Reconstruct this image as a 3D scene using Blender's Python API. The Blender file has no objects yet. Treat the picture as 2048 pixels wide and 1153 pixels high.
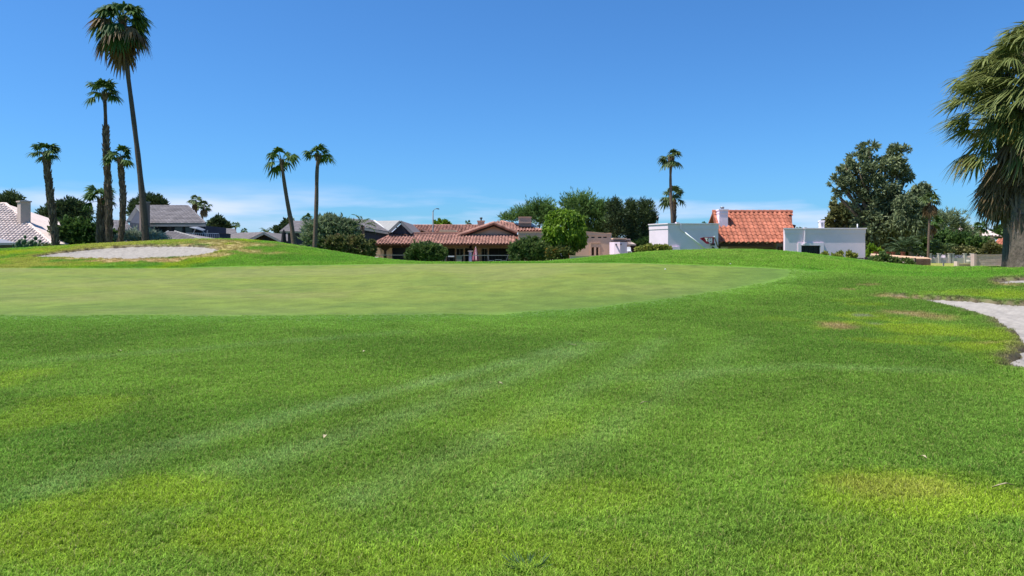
import bpy, math, random
import numpy as np
from mathutils import Vector, Matrix

# ---------------------------------------------------------------- camera, light
S = bpy.context.scene
COL = S.collection
F = 1479.0          # focal length in pixels of a 2048 wide picture
HOR = 515.0         # row of the horizon
EYE = 1.6
cam = bpy.data.cameras.new('camera')
cam.sensor_width = 36.0
cam.lens = 36.0 * F / 2048.0
cam.shift_y = (HOR - 576.5) / 2048.0
cam.clip_start = 0.1
cam.clip_end = 6000.0
camo = bpy.data.objects.new('camera', cam)
camo.location = (0, 0, EYE)
camo.rotation_euler = (math.radians(90), 0, 0)
COL.objects.link(camo)
S.camera = camo

SUN = Vector((-0.42, -0.085, 0.905)).normalized()
elev = math.asin(SUN.z)
azim = math.atan2(SUN.x, SUN.y)
W = bpy.data.worlds.new('World')
S.world = W
W.use_nodes = True
nt = W.node_tree
nt.nodes.clear()
wo = nt.nodes.new('ShaderNodeOutputWorld')
bg = nt.nodes.new('ShaderNodeBackground')
bg.inputs['Strength'].default_value = 0.124
sky = nt.nodes.new('ShaderNodeTexSky')
sky.sky_type = 'NISHITA'
sky.sun_disc = False
sky.sun_elevation = elev
sky.sun_rotation = azim
sky.air_density = 1.0
sky.dust_density = 0.8
sky.ozone_density = 3.0
sky.altitude = 300
hs = nt.nodes.new('ShaderNodeMix')      # deep desert blue: one even tint over the whole sky
hs.data_type = 'RGBA'
hs.blend_type = 'MULTIPLY'
hs.inputs['Factor'].default_value = 1.0
hs.inputs['B'].default_value = (0.305, 0.61, 0.91, 1)
nt.links.new(sky.outputs['Color'], hs.inputs['A'])
# thin bands of cloud low above the horizon, all the way round
tc = nt.nodes.new('ShaderNodeTexCoord')
mp = nt.nodes.new('ShaderNodeMapping')
mp.inputs['Scale'].default_value = (2.2, 2.2, 17.0)
mp.inputs['Location'].default_value = (0.35, 0.1, 0.3)
cn = nt.nodes.new('ShaderNodeTexNoise')
cn.inputs['Scale'].default_value = 1.6
cn.inputs['Detail'].default_value = 5.0
cr = nt.nodes.new('ShaderNodeValToRGB')
cr.color_ramp.elements[0].position = 0.44
cr.color_ramp.elements[1].position = 0.66
sep = nt.nodes.new('ShaderNodeSeparateXYZ')
zr = nt.nodes.new('ShaderNodeMapRange')
zr.interpolation_type = 'SMOOTHSTEP'
zr.inputs['From Min'].default_value = 0.105
zr.inputs['From Max'].default_value = 0.06
mu = nt.nodes.new('ShaderNodeMath')
mu.operation = 'MULTIPLY'
mu2 = nt.nodes.new('ShaderNodeMath')
mu2.operation = 'MULTIPLY'
mu2.inputs[1].default_value = 0.8
mix = nt.nodes.new('ShaderNodeMix')
mix.data_type = 'RGBA'
mix.inputs['B'].default_value = (4.6, 5.0, 6.6, 1)
nt.links.new(tc.outputs['Generated'], mp.inputs['Vector'])
nt.links.new(mp.outputs['Vector'], cn.inputs['Vector'])
nt.links.new(cn.outputs['Fac'], cr.inputs['Fac'])
nt.links.new(tc.outputs['Generated'], sep.inputs[0])
nt.links.new(sep.outputs['Z'], zr.inputs['Value'])
nt.links.new(cr.outputs['Color'], mu.inputs[0])
nt.links.new(zr.outputs['Result'], mu.inputs[1])
nt.links.new(mu.outputs[0], mu2.inputs[0])
nt.links.new(mu2.outputs[0], mix.inputs['Factor'])
nt.links.new(hs.outputs['Result'], mix.inputs['A'])
nt.links.new(mix.outputs['Result'], bg.inputs['Color'])
nt.links.new(bg.outputs[0], wo.inputs[0])

sl = bpy.data.lights.new('sun', 'SUN')
sl.energy = 5.0
sl.angle = math.radians(0.5)
sl.color = (1.0, 0.95, 0.87)
so = bpy.data.objects.new('sun', sl)
so.location = (-30, 20, 60)
so.rotation_euler = (-SUN).to_track_quat('-Z', 'Y').to_euler()
COL.objects.link(so)
S.view_settings.view_transform = 'Standard'
S.view_settings.look = 'None'
S.view_settings.exposure = 0.55
S.view_settings.gamma = 1.0
S.view_settings.use_curve_mapping = False
S.cycles.max_bounces = 6
S.cycles.transparent_max_bounces = 6

RNG = np.random.default_rng(7)


# ---------------------------------------------------------------- helpers
def P(u, v, Y):
    """world point seen at picture point (u, v) at the distance Y"""
    return Vector(((u - 1024.0) * Y / F, Y, EYE + (HOR - v) * Y / F))


def PX(px, Y):
    return px * Y / F


def par(o, p):
    if p is None:
        return
    o.parent = p
    if p.type == 'EMPTY':
        o.matrix_parent_inverse = Matrix.Translation(-p.location)


def tag(o, label=None, cat=None, group=None, kind=None):
    if label:
        o['label'] = label
    if cat:
        o['category'] = cat
    if group:
        o['group'] = group
    if kind:
        o['kind'] = kind
    return o


def thing(name, label, cat, loc, group=None):
    o = bpy.data.objects.new(name, None)
    o.empty_display_size = 0.2
    o.location = loc
    COL.objects.link(o)
    return tag(o, label, cat, group)


def npmesh(name, V, Fc, mat, parent=None, smooth=False):
    """mesh object from numpy vertices and faces that all have the same number of corners"""
    V = np.asarray(V, dtype=np.float32)
    Fc = np.asarray(Fc, dtype=np.int32)
    me = bpy.data.meshes.new(name)
    n, k = Fc.shape
    me.vertices.add(len(V))
    me.vertices.foreach_set('co', V.ravel())
    me.loops.add(n * k)
    me.loops.foreach_set('vertex_index', Fc.ravel())
    me.polygons.add(n)
    me.polygons.foreach_set('loop_start', np.arange(0, n * k, k, dtype=np.int32))
    me.polygons.foreach_set('loop_total', np.full(n, k, dtype=np.int32))
    if smooth:
        me.polygons.foreach_set('use_smooth', np.ones(n, dtype=bool))
    me.update(calc_edges=True)
    me.materials.append(mat)
    o = bpy.data.objects.new(name, me)
    COL.objects.link(o)
    par(o, parent)
    return o


class MB:
    def __init__(s):
        s.v = []
        s.f = []

    def add(s, pts, faces):
        b = len(s.v)
        s.v += [tuple(p) for p in pts]
        s.f += [tuple(i + b for i in f) for f in faces]
        return s

    def box(s, x0, x1, y0, y1, z0, z1):
        return s.add([(x0, y0, z0), (x1, y0, z0), (x1, y1, z0), (x0, y1, z0), (x0, y0, z1), (x1, y0, z1), (x1, y1, z1), (x0, y1, z1)],
                     [(0, 3, 2, 1), (4, 5, 6, 7), (0, 1, 5, 4), (1, 2, 6, 5), (2, 3, 7, 6), (3, 0, 4, 7)])

    def ext(s, pts, d):
        """polygon (3-D points) extruded by the vector d"""
        n = len(pts)
        d = Vector(d)
        a = [Vector(p) for p in pts]
        return s.add(a + [p + d for p in a],
                     [tuple(range(n - 1, -1, -1)), tuple(range(n, 2 * n))] + [(i, (i + 1) % n, n + (i + 1) % n, n + i) for i in range(n)])

    def prism(s, foot, z0, z1):
        return s.ext([(x, y, z0) for x, y in foot], (0, 0, z1 - z0))

    def beam(s, a, b, w, h=None):
        a, b = Vector(a), Vector(b)
        h = h or w
        d = (b - a).normalized()
        up = Vector((0, 0, 1)) if abs(d.z) < 0.9 else Vector((0, 1, 0))
        sd = d.cross(up).normalized() * w / 2
        u2 = sd.cross(d).normalized() * h / 2
        return s.ext([a - sd - u2, a + sd - u2, a + sd + u2, a - sd + u2], b - a)

    def tube(s, path, rad, n=8, cap=True):
        path = [Vector(p) for p in path]
        b = len(s.v)
        m = len(path)
        for i, p in enumerate(path):
            d = (path[min(i + 1, m - 1)] - path[max(i - 1, 0)]).normalized()
            ref = Vector((1, 0, 0)) if abs(d.x) < 0.8 else Vector((0, 0, 1))
            e1 = d.cross(ref).normalized()
            e2 = d.cross(e1).normalized()
            for k in range(n):
                t = 2 * math.pi * k / n
                r = rad[i](k) if callable(rad[i]) else rad[i]
                s.v.append(tuple(p + (e1 * math.cos(t) + e2 * math.sin(t)) * r))
        for i in range(m - 1):
            for k in range(n):
                s.f.append((b + i * n + k, b + i * n + (k + 1) % n, b + (i + 1) * n + (k + 1) % n, b + (i + 1) * n + k))
        if cap:
            s.f.append(tuple(b + k for k in range(n)))
            s.f.append(tuple(b + (m - 1) * n + k for k in range(n - 1, -1, -1)))
        return s

    def build(s, name, mat, parent=None, smooth=False):
        me = bpy.data.meshes.new(name)
        me.from_pydata(s.v, [], s.f)
        import bmesh
        bm = bmesh.new()
        bm.from_mesh(me)
        bmesh.ops.recalc_face_normals(bm, faces=bm.faces)
        bm.to_mesh(me)
        bm.free()
        if smooth:
            me.polygons.foreach_set('use_smooth', [True] * len(me.polygons))
        me.materials.append(mat)
        o = bpy.data.objects.new(name, me)
        COL.objects.link(o)
        par(o, parent)
        return o


def piece(name, me, loc, parent, rot=None, scale=None):
    o = bpy.data.objects.new(name, me)
    o.location = loc
    if rot is not None:
        o.rotation_euler = rot
    if scale is not None:
        o.scale = (scale,) * 3 if not hasattr(scale, '__len__') else scale
    COL.objects.link(o)
    par(o, parent)
    return o


# ---------------------------------------------------------------- noise on arrays
def _hash(ix, iy, seed):
    h = (ix.astype(np.int64) * 374761393 + iy.astype(np.int64) * 668265263 + seed * 974634757) & 0x7fffffff
    h = ((h ^ (h >> 13)) * 1274126177) & 0x7fffffff
    return ((h ^ (h >> 16)) & 0xffff) / 65535.0


def vnoise(x, y, seed=0):
    x0, y0 = np.floor(x), np.floor(y)
    fx, fy = x - x0, y - y0
    fx = fx * fx * (3 - 2 * fx)
    fy = fy * fy * (3 - 2 * fy)
    a = _hash(x0, y0, seed)
    b = _hash(x0 + 1, y0, seed)
    c = _hash(x0, y0 + 1, seed)
    d = _hash(x0 + 1, y0 + 1, seed)
    return (a * (1 - fx) + b * fx) * (1 - fy) + (c * (1 - fx) + d * fx) * fy


def fbm(x, y, scale, oct=4, seed=0):
    r, a, t = 0, 1.0, 0
    for i in range(oct):
        r = r + a * vnoise(x / scale + 17.3 * i, y / scale - 9.1 * i, seed + i)
        t += a
        a *= 0.5
        scale *= 0.5
    return r / t


def sstep(a, b, x):
    t = np.clip((x - a) / (b - a), 0, 1)
    return t * t * (3 - 2 * t)


# ---------------------------------------------------------------- materials
MATS = {}


def nd(t, kind, **kw):
    n = t.nodes.new(kind)
    for k, v in kw.items():
        n.inputs[k].default_value = v
    return n


def surf(name, col, rough=0.8, var=0.12, scale=3.0, bump=0.0, bscale=40.0, bdist=0.02, spec=0.3, metal=0.0, col2=None, island=0.0, stretch=None):
    """Principled material: colour wandering between col and col2 by noise (and from piece to piece), with fine relief"""
    if name in MATS:
        return MATS[name]
    m = bpy.data.materials.new(name)
    m.use_nodes = True
    t = m.node_tree
    b = t.nodes['Principled BSDF']
    b.inputs['Roughness'].default_value = rough
    b.inputs['Metallic'].default_value = metal
    b.inputs['Specular IOR Level'].default_value = spec
    g = nd(t, 'ShaderNodeNewGeometry')
    vec = g.outputs['Position']
    if stretch:
        mp = nd(t, 'ShaderNodeMapping', Scale=stretch)
        t.links.new(vec, mp.inputs['Vector'])
        vec = mp.outputs['Vector']
    n = nd(t, 'ShaderNodeTexNoise', Scale=scale, Detail=6.0, Roughness=0.65)
    t.links.new(vec, n.inputs['Vector'])
    c2 = col2 or tuple(c * (1 - 2 * var) for c in col)
    c1 = col if col2 else tuple(min(1, c * (1 + var)) for c in col)
    r = t.nodes.new('ShaderNodeValToRGB')
    r.color_ramp.elements[0].position = 0.3
    r.color_ramp.elements[1].position = 0.7
    r.color_ramp.elements[0].color = (*c1, 1)
    r.color_ramp.elements[1].color = (*c2, 1)
    t.links.new(n.outputs['Fac'], r.inputs['Fac'])
    out = r.outputs['Color']
    if island:
        oi = t.nodes.new('ShaderNodeObjectInfo')
        ad = t.nodes.new('ShaderNodeMath')
        ad.operation = 'ADD'
        fr = t.nodes.new('ShaderNodeMath')
        fr.operation = 'FRACT'
        t.links.new(oi.outputs['Random'], ad.inputs[0])
        t.links.new(g.outputs['Random Per Island'], ad.inputs[1])
        t.links.new(ad.outputs[0], fr.inputs[0])
        mr = nd(t, 'ShaderNodeMapRange')
        mr.inputs['To Min'].default_value = 1 - island
        mr.inputs['To Max'].default_value = 1 + island
        t.links.new(fr.outputs[0], mr.inputs['Value'])
        h = t.nodes.new('ShaderNodeHueSaturation')
        t.links.new(mr.outputs['Result'], h.inputs['Value'])
        t.links.new(out, h.inputs['Color'])
        out = h.outputs['Color']
    t.links.new(out, b.inputs['Base Color'])
    if bump:
        n2 = nd(t, 'ShaderNodeTexNoise', Scale=bscale, Detail=4.0)
        t.links.new(vec, n2.inputs['Vector'])
        bp = nd(t, 'ShaderNodeBump', Strength=bump, Distance=bdist)
        t.links.new(n2.outputs['Fac'], bp.inputs['Height'])
        t.links.new(bp.outputs['Normal'], b.inputs['Normal'])
    MATS[name] = m
    return m


def leafmat(name, c1, c2, trans=0.35, rough=0.45, spec=0.35, c3=None, patch=0.5):
    rough, spec = max(rough, .55), min(spec, .2)
    """leaf: colour differs leaf by leaf and wanders through the crown; lets some light through"""
    if name in MATS:
        return MATS[name]
    m = bpy.data.materials.new(name)
    m.use_nodes = True
    t = m.node_tree
    b = t.nodes['Principled BSDF']
    b.inputs['Roughness'].default_value = rough
    b.inputs['Specular IOR Level'].default_value = spec
    g = nd(t, 'ShaderNodeNewGeometry')
    n = nd(t, 'ShaderNodeTexNoise', Scale=patch, Detail=3.0)
    t.links.new(g.outputs['Position'], n.inputs['Vector'])
    ad = t.nodes.new('ShaderNodeMath')
    ad.operation = 'MULTIPLY_ADD'
    ad.inputs[1].default_value = 0.6
    t.links.new(g.outputs['Random Per Island'], ad.inputs[0])
    sb = t.nodes.new('ShaderNodeMath')
    sb.operation = 'MULTIPLY_ADD'
    sb.inputs[1].default_value = 1.4
    sb.inputs[2].default_value = -0.5
    t.links.new(n.outputs['Fac'], sb.inputs[0])
    t.links.new(sb.outputs[0], ad.inputs[2])
    r = t.nodes.new('ShaderNodeValToRGB')
    r.color_ramp.elements[0].position = 0.1
    r.color_ramp.elements[0].color = (*c1, 1)
    r.color_ramp.elements[1].position = 0.85
    r.color_ramp.elements[1].color = (*c2, 1)
    if c3:
        e = r.color_ramp.elements.new(0.95)
        e.color = (*c3, 1)
    t.links.new(ad.outputs[0], r.inputs['Fac'])
    t.links.new(r.outputs['Color'], b.inputs['Base Color'])
    tr = t.nodes.new('ShaderNodeBsdfTranslucent')
    t.links.new(r.outputs['Color'], tr.inputs['Color'])
    mx = t.nodes.new('ShaderNodeMixShader')
    mx.inputs[0].default_value = trans
    t.links.new(b.outputs[0], mx.inputs[1])
    t.links.new(tr.outputs[0], mx.inputs[2])
    t.links.new(mx.outputs[0], t.nodes['Material Output'].inputs['Surface'])
    MATS[name] = m
    return m


# ---------------------------------------------------------------- the ground
def tab(u, pairs):
    a = np.array(pairs, dtype=float)
    return np.interp(u, a[:, 0], a[:, 1])


VF = [(-1500, 541), (0, 537), (350, 537), (450, 534), (580, 532), (700, 530), (800, 528), (950, 527.5), (1150, 526.5), (1240, 526.5), (1400, 531),
      (1500, 535), (1600, 540), (1700, 547), (1800, 553), (1900, 556), (2048, 558), (3500, 562)]
YF = [(-1500, 40), (500, 40), (800, 41), (950, 42), (1150, 36), (1300, 33), (1500, 32), (1700, 30), (1900, 27), (2048, 25), (3500, 25)]
VC = [(-1500, 512), (-300, 503), (0, 500), (100, 495), (200, 489), (300, 484), (400, 480), (480, 480), (550, 486), (600, 494), (650, 502), (700, 510),
      (745, 517), (800, 523), (850, 526.2), (950, 527), (1080, 526), (1140, 521), (1200, 514.5), (1250, 510), (1300, 505.5), (1350, 503), (1420, 501), (1500, 501),
      (1550, 503), (1600, 507.5), (1650, 513.5), (1700, 519.5), (1760, 527), (1800, 531), (1860, 535.5), (1900, 536.5), (2048, 536), (3500, 536)]
YC = [(-1500, 54), (500, 54), (750, 50), (900, 47), (1100, 46), (1200, 43), (1300, 42), (1600, 42), (1750, 41), (1900, 36), (2048, 31), (3500, 31)]
ZB = [(-1500, .8), (0, .8), (500, .5), (700, .3), (1150, .3), (1300, .5), (1650, .7), (1750, 1.0), (1850, 1.1), (3500, 1.1)]


def terrain0(x, Y):
    """height of the lawn, the green and the mounds before the bunkers are dug"""
    x = np.asarray(x, dtype=float)
    Y = np.asarray(Y, dtype=float)
    u = np.clip(1024 + x / np.maximum(Y, 4.0) * F, -1500, 3500)
    z_of = lambda v, y: EYE - (v - HOR) * y / F
    yf, yc = tab(u, YF), tab(u, YC)
    one = np.ones_like(u)
    K = [(-1e3 * one, 0 * one), (0 * one, 0 * one), (9 * one, 0.02 * one), (18 * one, z_of(tab(u, [(-1500, 632), (1650, 632), (2048, 621), (3500, 621)]), 18.0)), (yf, z_of(tab(u, VF), yf)),
         (yc, z_of(tab(u, VC), yc)), (yc + tab(u, [(-1500, 12), (1650, 11), (1800, 5), (3500, 5)]), tab(u, ZB)), (95 * one, tab(u, ZB)), (260 * one, 0.6 * one), (9e3 * one, 0.6 * one)]
    ys = np.stack([k[0] for k in K])
    zs = np.stack([k[1] for k in K])
    h = np.diff(ys, axis=0)
    d = np.diff(zs, axis=0) / h
    m = np.zeros_like(zs)
    same = d[:-1] * d[1:] > 0
    w1 = 2 * h[1:] + h[:-1]
    w2 = h[1:] + 2 * h[:-1]
    with np.errstate(divide='ignore', invalid='ignore'):
        hm = (w1 + w2) / (w1 / d[:-1] + w2 / d[1:])
    m[1:-1] = np.where(same, np.nan_to_num(hm), 0)
    z = np.zeros_like(u)
    for i in range(len(K) - 1):
        t = (Y - ys[i]) / h[i]
        k = (t >= 0) & (t < 1)
        t2, t3 = t * t, t * t * t
        zi = (2 * t3 - 3 * t2 + 1) * zs[i] + (t3 - 2 * t2 + t) * h[i] * m[i] + (-2 * t3 + 3 * t2) * zs[i + 1] + (t3 - t2) * h[i] * m[i + 1]
        z = np.where(k, zi, z)
    z = z + 0.05 * (fbm(x, Y, 3.0, 3, 5) - 0.5) * sstep(30, 14, Y)
    return z


def hit(u, v):
    """where the line of sight through (u, v) meets the ground"""
    Y = np.arange(3.0, 80, 0.02)
    x = (u - 1024) * Y / F
    vv = HOR + (EYE - terrain0(x, Y)) * F / Y
    k = np.argmax(vv <= v) if (vv <= v).any() else len(Y) - 1
    return float(x[k]), float(Y[k])


def gz(x, Y):
    return float(terrain0(np.array([x]), np.array([Y]))[0])


def dense(poly, step=0.35, seed=1, amp=0.1):
    """closed outline resampled with a slightly ragged edge"""
    out = []
    n = len(poly)
    for i in range(n):
        a, b, c, d = (np.array(poly[(i + k) % n]) for k in (-1, 0, 1, 2))
        m = max(2, int(np.linalg.norm(c - b) / step))
        for t in np.arange(m) / m:
            out.append(0.5 * ((2 * b) + (c - a) * t + (2 * a - 5 * b + 4 * c - d) * t * t + (3 * b - a - 3 * c + d) * t ** 3))
    out = np.array(out)
    r = np.random.default_rng(seed)
    return out + r.normal(0, amp * 0.5, out.shape)


def sdf(poly, x, Y):
    """signed distance to a closed outline, positive inside"""
    best = np.full(x.shape, 1e9)
    ins = np.zeros(x.shape, dtype=bool)
    n = len(poly)
    for i in range(n):
        (ax, ay), (bx, by) = poly[i], poly[(i + 1) % n]
        ex, ey = bx - ax, by - ay
        L = ex * ex + ey * ey + 1e-12
        t = np.clip(((x - ax) * ex + (Y - ay) * ey) / L, 0, 1)
        best = np.minimum(best, np.hypot(x - ax - t * ex, Y - ay - t * ey))
        c = ((ay > Y) != (by > Y))
        with np.errstate(divide='ignore', invalid='ignore'):
            ins ^= c & (x < (bx - ax) * (Y - ay) / (by - ay) + ax)
    return np.where(ins, best, -best)


def trace(px):
    return [hit(u, v) for u, v in px]


B_LEFT = dense(trace([(64, 513.5), (130, 504), (190, 497.5), (250, 493.5), (310, 491.8), (370, 492.2), (415, 494), (438, 499.5),
                      (425, 505.5), (385, 511), (330, 515), (260, 517), (180, 516.2), (110, 515)]), 0.4, 3, 0.12)
far_r = trace([(1790, 592.5), (1822, 594.5), (1860, 596), (1900, 598), (1960, 601), (2048, 607)])
B_RIGHT = dense(far_r + [(far_r[-1][0] + 3.0, far_r[-1][1] - 0.4), (far_r[-1][0] + 3.6, far_r[-1][1] - 5.5)] + trace([(2090, 735), (2048, 690), (2000, 647), (1950, 626), (1890, 610), (1840, 600), (1805, 595.5)]), 0.25, 4, 0.07)
gx, gy = hit(2000, 565)
B_BACK = dense([(gx - 0.1, gy), (gx + 0.5, gy + 0.7), (gx + 2.0, gy + 1.0), (gx + 5, gy + 0.9), (gx + 5.2, gy - 2.2), (gx + 2.2, gy - 1.9), (gx + 0.7, gy - 1.2)], 0.3, 5, 0.08)
BUNKERS = [(B_LEFT, 0.22), (B_RIGHT, 0.17), (B_BACK, 0.2)]


def digs(x, Y):
    return [np.where((x > p[:, 0].min() - 2) & (x < p[:, 0].max() + 2) & (Y > p[:, 1].min() - 2) & (Y < p[:, 1].max() + 2), 0, -9.0) for p, _ in BUNKERS]


def bunker_sdf(p, x, Y, pad=2.0):
    out = np.full(x.shape, -9.0)
    k = (x > p[:, 0].min() - pad) & (x < p[:, 0].max() + pad) & (Y > p[:, 1].min() - pad) & (Y < p[:, 1].max() + pad)
    if k.any():
        out[k] = sdf(p, x[k], Y[k])
    return out


# grid: fine where the picture looks, coarse out to the horizon
xs = np.concatenate([[-3000, -1200, -500, -250, -150, -100, -75, -60, -52], np.arange(-46, 46.01, 0.2), [52, 60, 75, 100, 150, 250, 500, 1200, 3000]])
ys = np.concatenate([[-1500, -500, -150, -60, -25, -10, -4, 0, 1.5, 2.5], np.arange(3, 16, 0.12), np.arange(16, 64, 0.2), np.arange(64, 100, 2.0), [110, 130, 160, 200, 260, 400, 800, 2000, 5000]])
GX, GY = np.meshgrid(xs, ys)
x1, y1 = GX.ravel(), GY.ravel()
z1 = terrain0(x1, y1)
uu = 1024 + x1 / np.maximum(y1, 3.0) * F
vv = HOR + (EYE - z1) * F / np.maximum(y1, 3.0)
front = (y1 > 3) & (y1 < tab(uu, YC) + 1.0)

# albedo of turf, point by point
n1 = fbm(x1, y1, 2.6, 4, 11)
n2 = fbm(x1, y1, 0.9, 3, 23)
n3 = fbm(x1, y1, 6.0, 3, 31)
C = lambda r, g, b: np.array([r, g, b])


def lerp(a, b, t):
    return a + (b - a) * t[:, None]


dark, mid, light = C(.088, .178, .022), C(.130, .236, .032), C(.190, .300, .036)
yel, brown, straw, gcol, dirt = C(.26, .33, .014), C(.33, .235, .10), C(.34, .31, .10), C(.150, .185, .036), C(.20, .145, .095)
t = np.tile(mid, (len(x1), 1))
t = lerp(t, dark, sstep(.44, .62, n1) * np.interp(y1, [5, 10, 16], [.9, .8, .6]))
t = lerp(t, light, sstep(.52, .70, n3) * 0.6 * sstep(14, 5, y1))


def ell(u0, v0, ru, rv, rag=0.9):
    """a patch of turf around the ground point seen at (u0, v0)"""
    cx, cy = hit(u0, v0)
    rx = ru * cy / F
    ry = max(0.25, abs(hit(u0, v0 - rv)[1] - hit(u0, v0 + rv)[1]) / 2)
    q = np.sqrt(((x1 - cx) / rx) ** 2 + ((y1 - cy) / ry) ** 2) + (n2 - .5) * rag * 2 + (n1 - .5) * rag
    return sstep(1.15, 0.55, q)


# brighter, yellower turf close to the camera
for a in [(1820, 985, 260, 45, .9), (1640, 1000, 120, 40, .55), (1200, 1010, 220, 50, .4), (460, 1075, 110, 28, .6), (560, 1060, 200, 60, .35), (60, 1060, 130, 60, .6), (150, 1110, 120, 40, .5),
          (330, 985, 110, 28, .6), (1080, 860, 160, 40, .3), (40, 755, 60, 20, .4), (100, 830, 120, 40, .35), (1150, 1100, 260, 50, .45), (1700, 1100, 300, 60, .35), (800, 1130, 250, 40, .4)]:
    t = lerp(t, lerp(np.tile(light, (len(x1), 1)), yel, np.full(len(x1), .5)), ell(*a[:4]) * min(1, a[4] * 1.3))
for a in [(1760, 980, 120, 22, .7), (1690, 975, 60, 16, .5), (1850, 975, 70, 20, .6)]:
    t = lerp(t, straw * C(.85, 1, .5), ell(*a[:4]) * a[4])
for a in [(1290, 920, 180, 35, .4), (1500, 1080, 200, 30, .5), (2000, 960, 110, 30, .5), (700, 900, 250, 50, .45), (240, 900, 200, 40, .4), (1560, 780, 300, 40, .35)]:
    t = lerp(t, dark * .85, ell(*a[:4]) * a[4])
# pale tracks left by the mower
for line, wd, k in [([(90, 985), (300, 910), (520, 850), (760, 790), (1000, 735), (1150, 690)], .22, .36), ([(470, 945), (720, 868), (900, 800), (1050, 750), (1190, 690)], .24, .3),
                    ([(0, 730), (250, 712), (520, 690), (800, 668)], .3, .18), ([(700, 1010), (950, 900), (1100, 815), (1240, 740), (1330, 680)], .22, .22), ([(1000, 1000), (1270, 830), (1420, 730), (1500, 680)], .25, .16), ([(1260, 760), (1600, 735), (1900, 745)], .3, .2)]:
    pts = trace(line)
    dd = np.full(len(x1), 9.0)
    for (ax, ay), (bx, by) in zip(pts[:-1], pts[1:]):
        ex, ey = bx - ax, by - ay
        s_ = np.clip(((x1 - ax) * ex + (y1 - ay) * ey) / (ex * ex + ey * ey), 0, 1)
        dd = np.minimum(dd, np.hypot(x1 - ax - s_ * ex, y1 - ay - s_ * ey))
    t = lerp(t, C(.24, .34, .13), np.exp(-(dd / wd) ** 2) * k * 1.1 * (0.2 + 1.6 * n2))
# the mounds: lush in front, tired turf round the bunkers
mound = front & (y1 > tab(uu, YF) - 0.3)
lush = C(.098, .235, .022)
t = np.where(mound[:, None], lerp(np.tile(lush, (len(x1), 1)), C(.15, .285, .03), sstep(.4, .7, n1) * .8), t)
onm = lambda a: ell(*a[:4]) * a[4] * mound
for a in [(1330, 512, 200, 3, .3), (1480, 506, 170, 3, .6), (1560, 511, 130, 3, .5), (1640, 520, 100, 3, .5), (1400, 503, 130, 2.5, .5)]:
    t = lerp(t, C(.19, .30, .045), onm(a))
for a in [(70, 504, 90, 3, .7), (10, 507, 60, 3, .7), (210, 489, 120, 2.5, .7), (330, 485, 90, 4, .6), (480, 484, 40, 5, .7), (460, 490, 30, 3, .6)]:
    t = lerp(t, yel * C(1.05, 1, 1), onm(a))
for a in [(425, 486, 90, 6, .9), (500, 490, 70, 7, .75), (450, 497, 50, 6, .9), (500, 503, 60, 5, .9), (560, 507, 70, 4, .8), (410, 512, 50, 5, .9), (440, 508, 40, 5, .85), (250, 487, 120, 4, .45)]:
    t = lerp(t, C(.30, .24, .09), onm(a))
for a in [(255, 521, 95, 5, .95), (330, 522, 50, 4, .8), (160, 519, 50, 3, .5)]:
    t = lerp(t, brown, ell(*a[:4]) * a[4])
# the green
VNEAR = [(-1500, 632), (0, 634), (400, 635), (800, 634), (1000, 632), (1150, 622), (1300, 604), (1450, 584), (1560, 562), (1620, 546), (1680, 530), (3500, 500)]
gm = sstep(-2, 8, tab(uu, VNEAR) - vv + (n2 - .5) * 5) * sstep(.15, -.25, y1 - tab(uu, YF)) * front * sstep(1670, 1500, uu)
gcol = C(.158, .192, .032)
gc = lerp(lerp(np.tile(gcol, (len(x1), 1)), C(.125, .17, .028), sstep(.45, .65, n1) * .8), C(.18, .195, .05), sstep(.52, .7, n3) * .7)
for a in [(470, 585, 120, 8, .5), (620, 590, 90, 7, .4), (130, 600, 90, 6, .35), (260, 622, 90, 6, .3)]:
    gc = lerp(gc, C(.205, .20, .06), ell(*a[:4]) * a[4])
t = lerp(t, t * .66, sstep(.35, .8, gm))
deep = .45 + .50 * sstep(0, 60, tab(uu, VNEAR) - vv)
gm2 = gm * deep * sstep(1660, 1250, uu)
t = lerp(t, gc, gm2)
# thin collar of darker turf round the green
col_ = sstep(0, 6, tab(uu, VNEAR) + 9 - vv) * (1 - gm) * front * (y1 < tab(uu, YF)) * sstep(1400, 1200, uu)
t = lerp(t, C(.12, .23, .034), col_ * .5)
# worn turf by the right bunker
for a in [(1880, 665, 190, 42, .9), (1760, 640, 110, 18, .8), (1960, 700, 110, 24, .8), (1840, 690, 60, 8, .85), (1690, 605, 60, 6, .4), (1960, 590, 100, 7, .6), (2030, 595, 60, 8, .8), (1720, 610, 60, 5, .6), (1560, 640, 60, 8, .3)]:
    t = lerp(t, yel * C(.88, .93, 1.6), ell(*a[:4]) * a[4] * .85)
for a in [(1695, 656, 42, 11, .85), (1810, 628, 60, 12, .8), (1870, 640, 40, 8, .5), (1690, 580, 20, 2.5, .7), (1740, 571, 26, 2.5, .6), (1765, 594, 36, 5, .8), (1800, 597, 30, 5, .8), (2010, 568, 30, 7, .7), (1990, 690, 40, 6, .5)]:
    t = lerp(t, C(.30, .215, .10), ell(*a[:4]) * a[4])
for a in [(1730, 634, 22, 5, .8), (1880, 622, 18, 4, .7), (1745, 650, 12, 4, .6)]:
    t = lerp(t, C(.19, .19, .15), ell(*a[:4]) * a[4])
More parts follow.
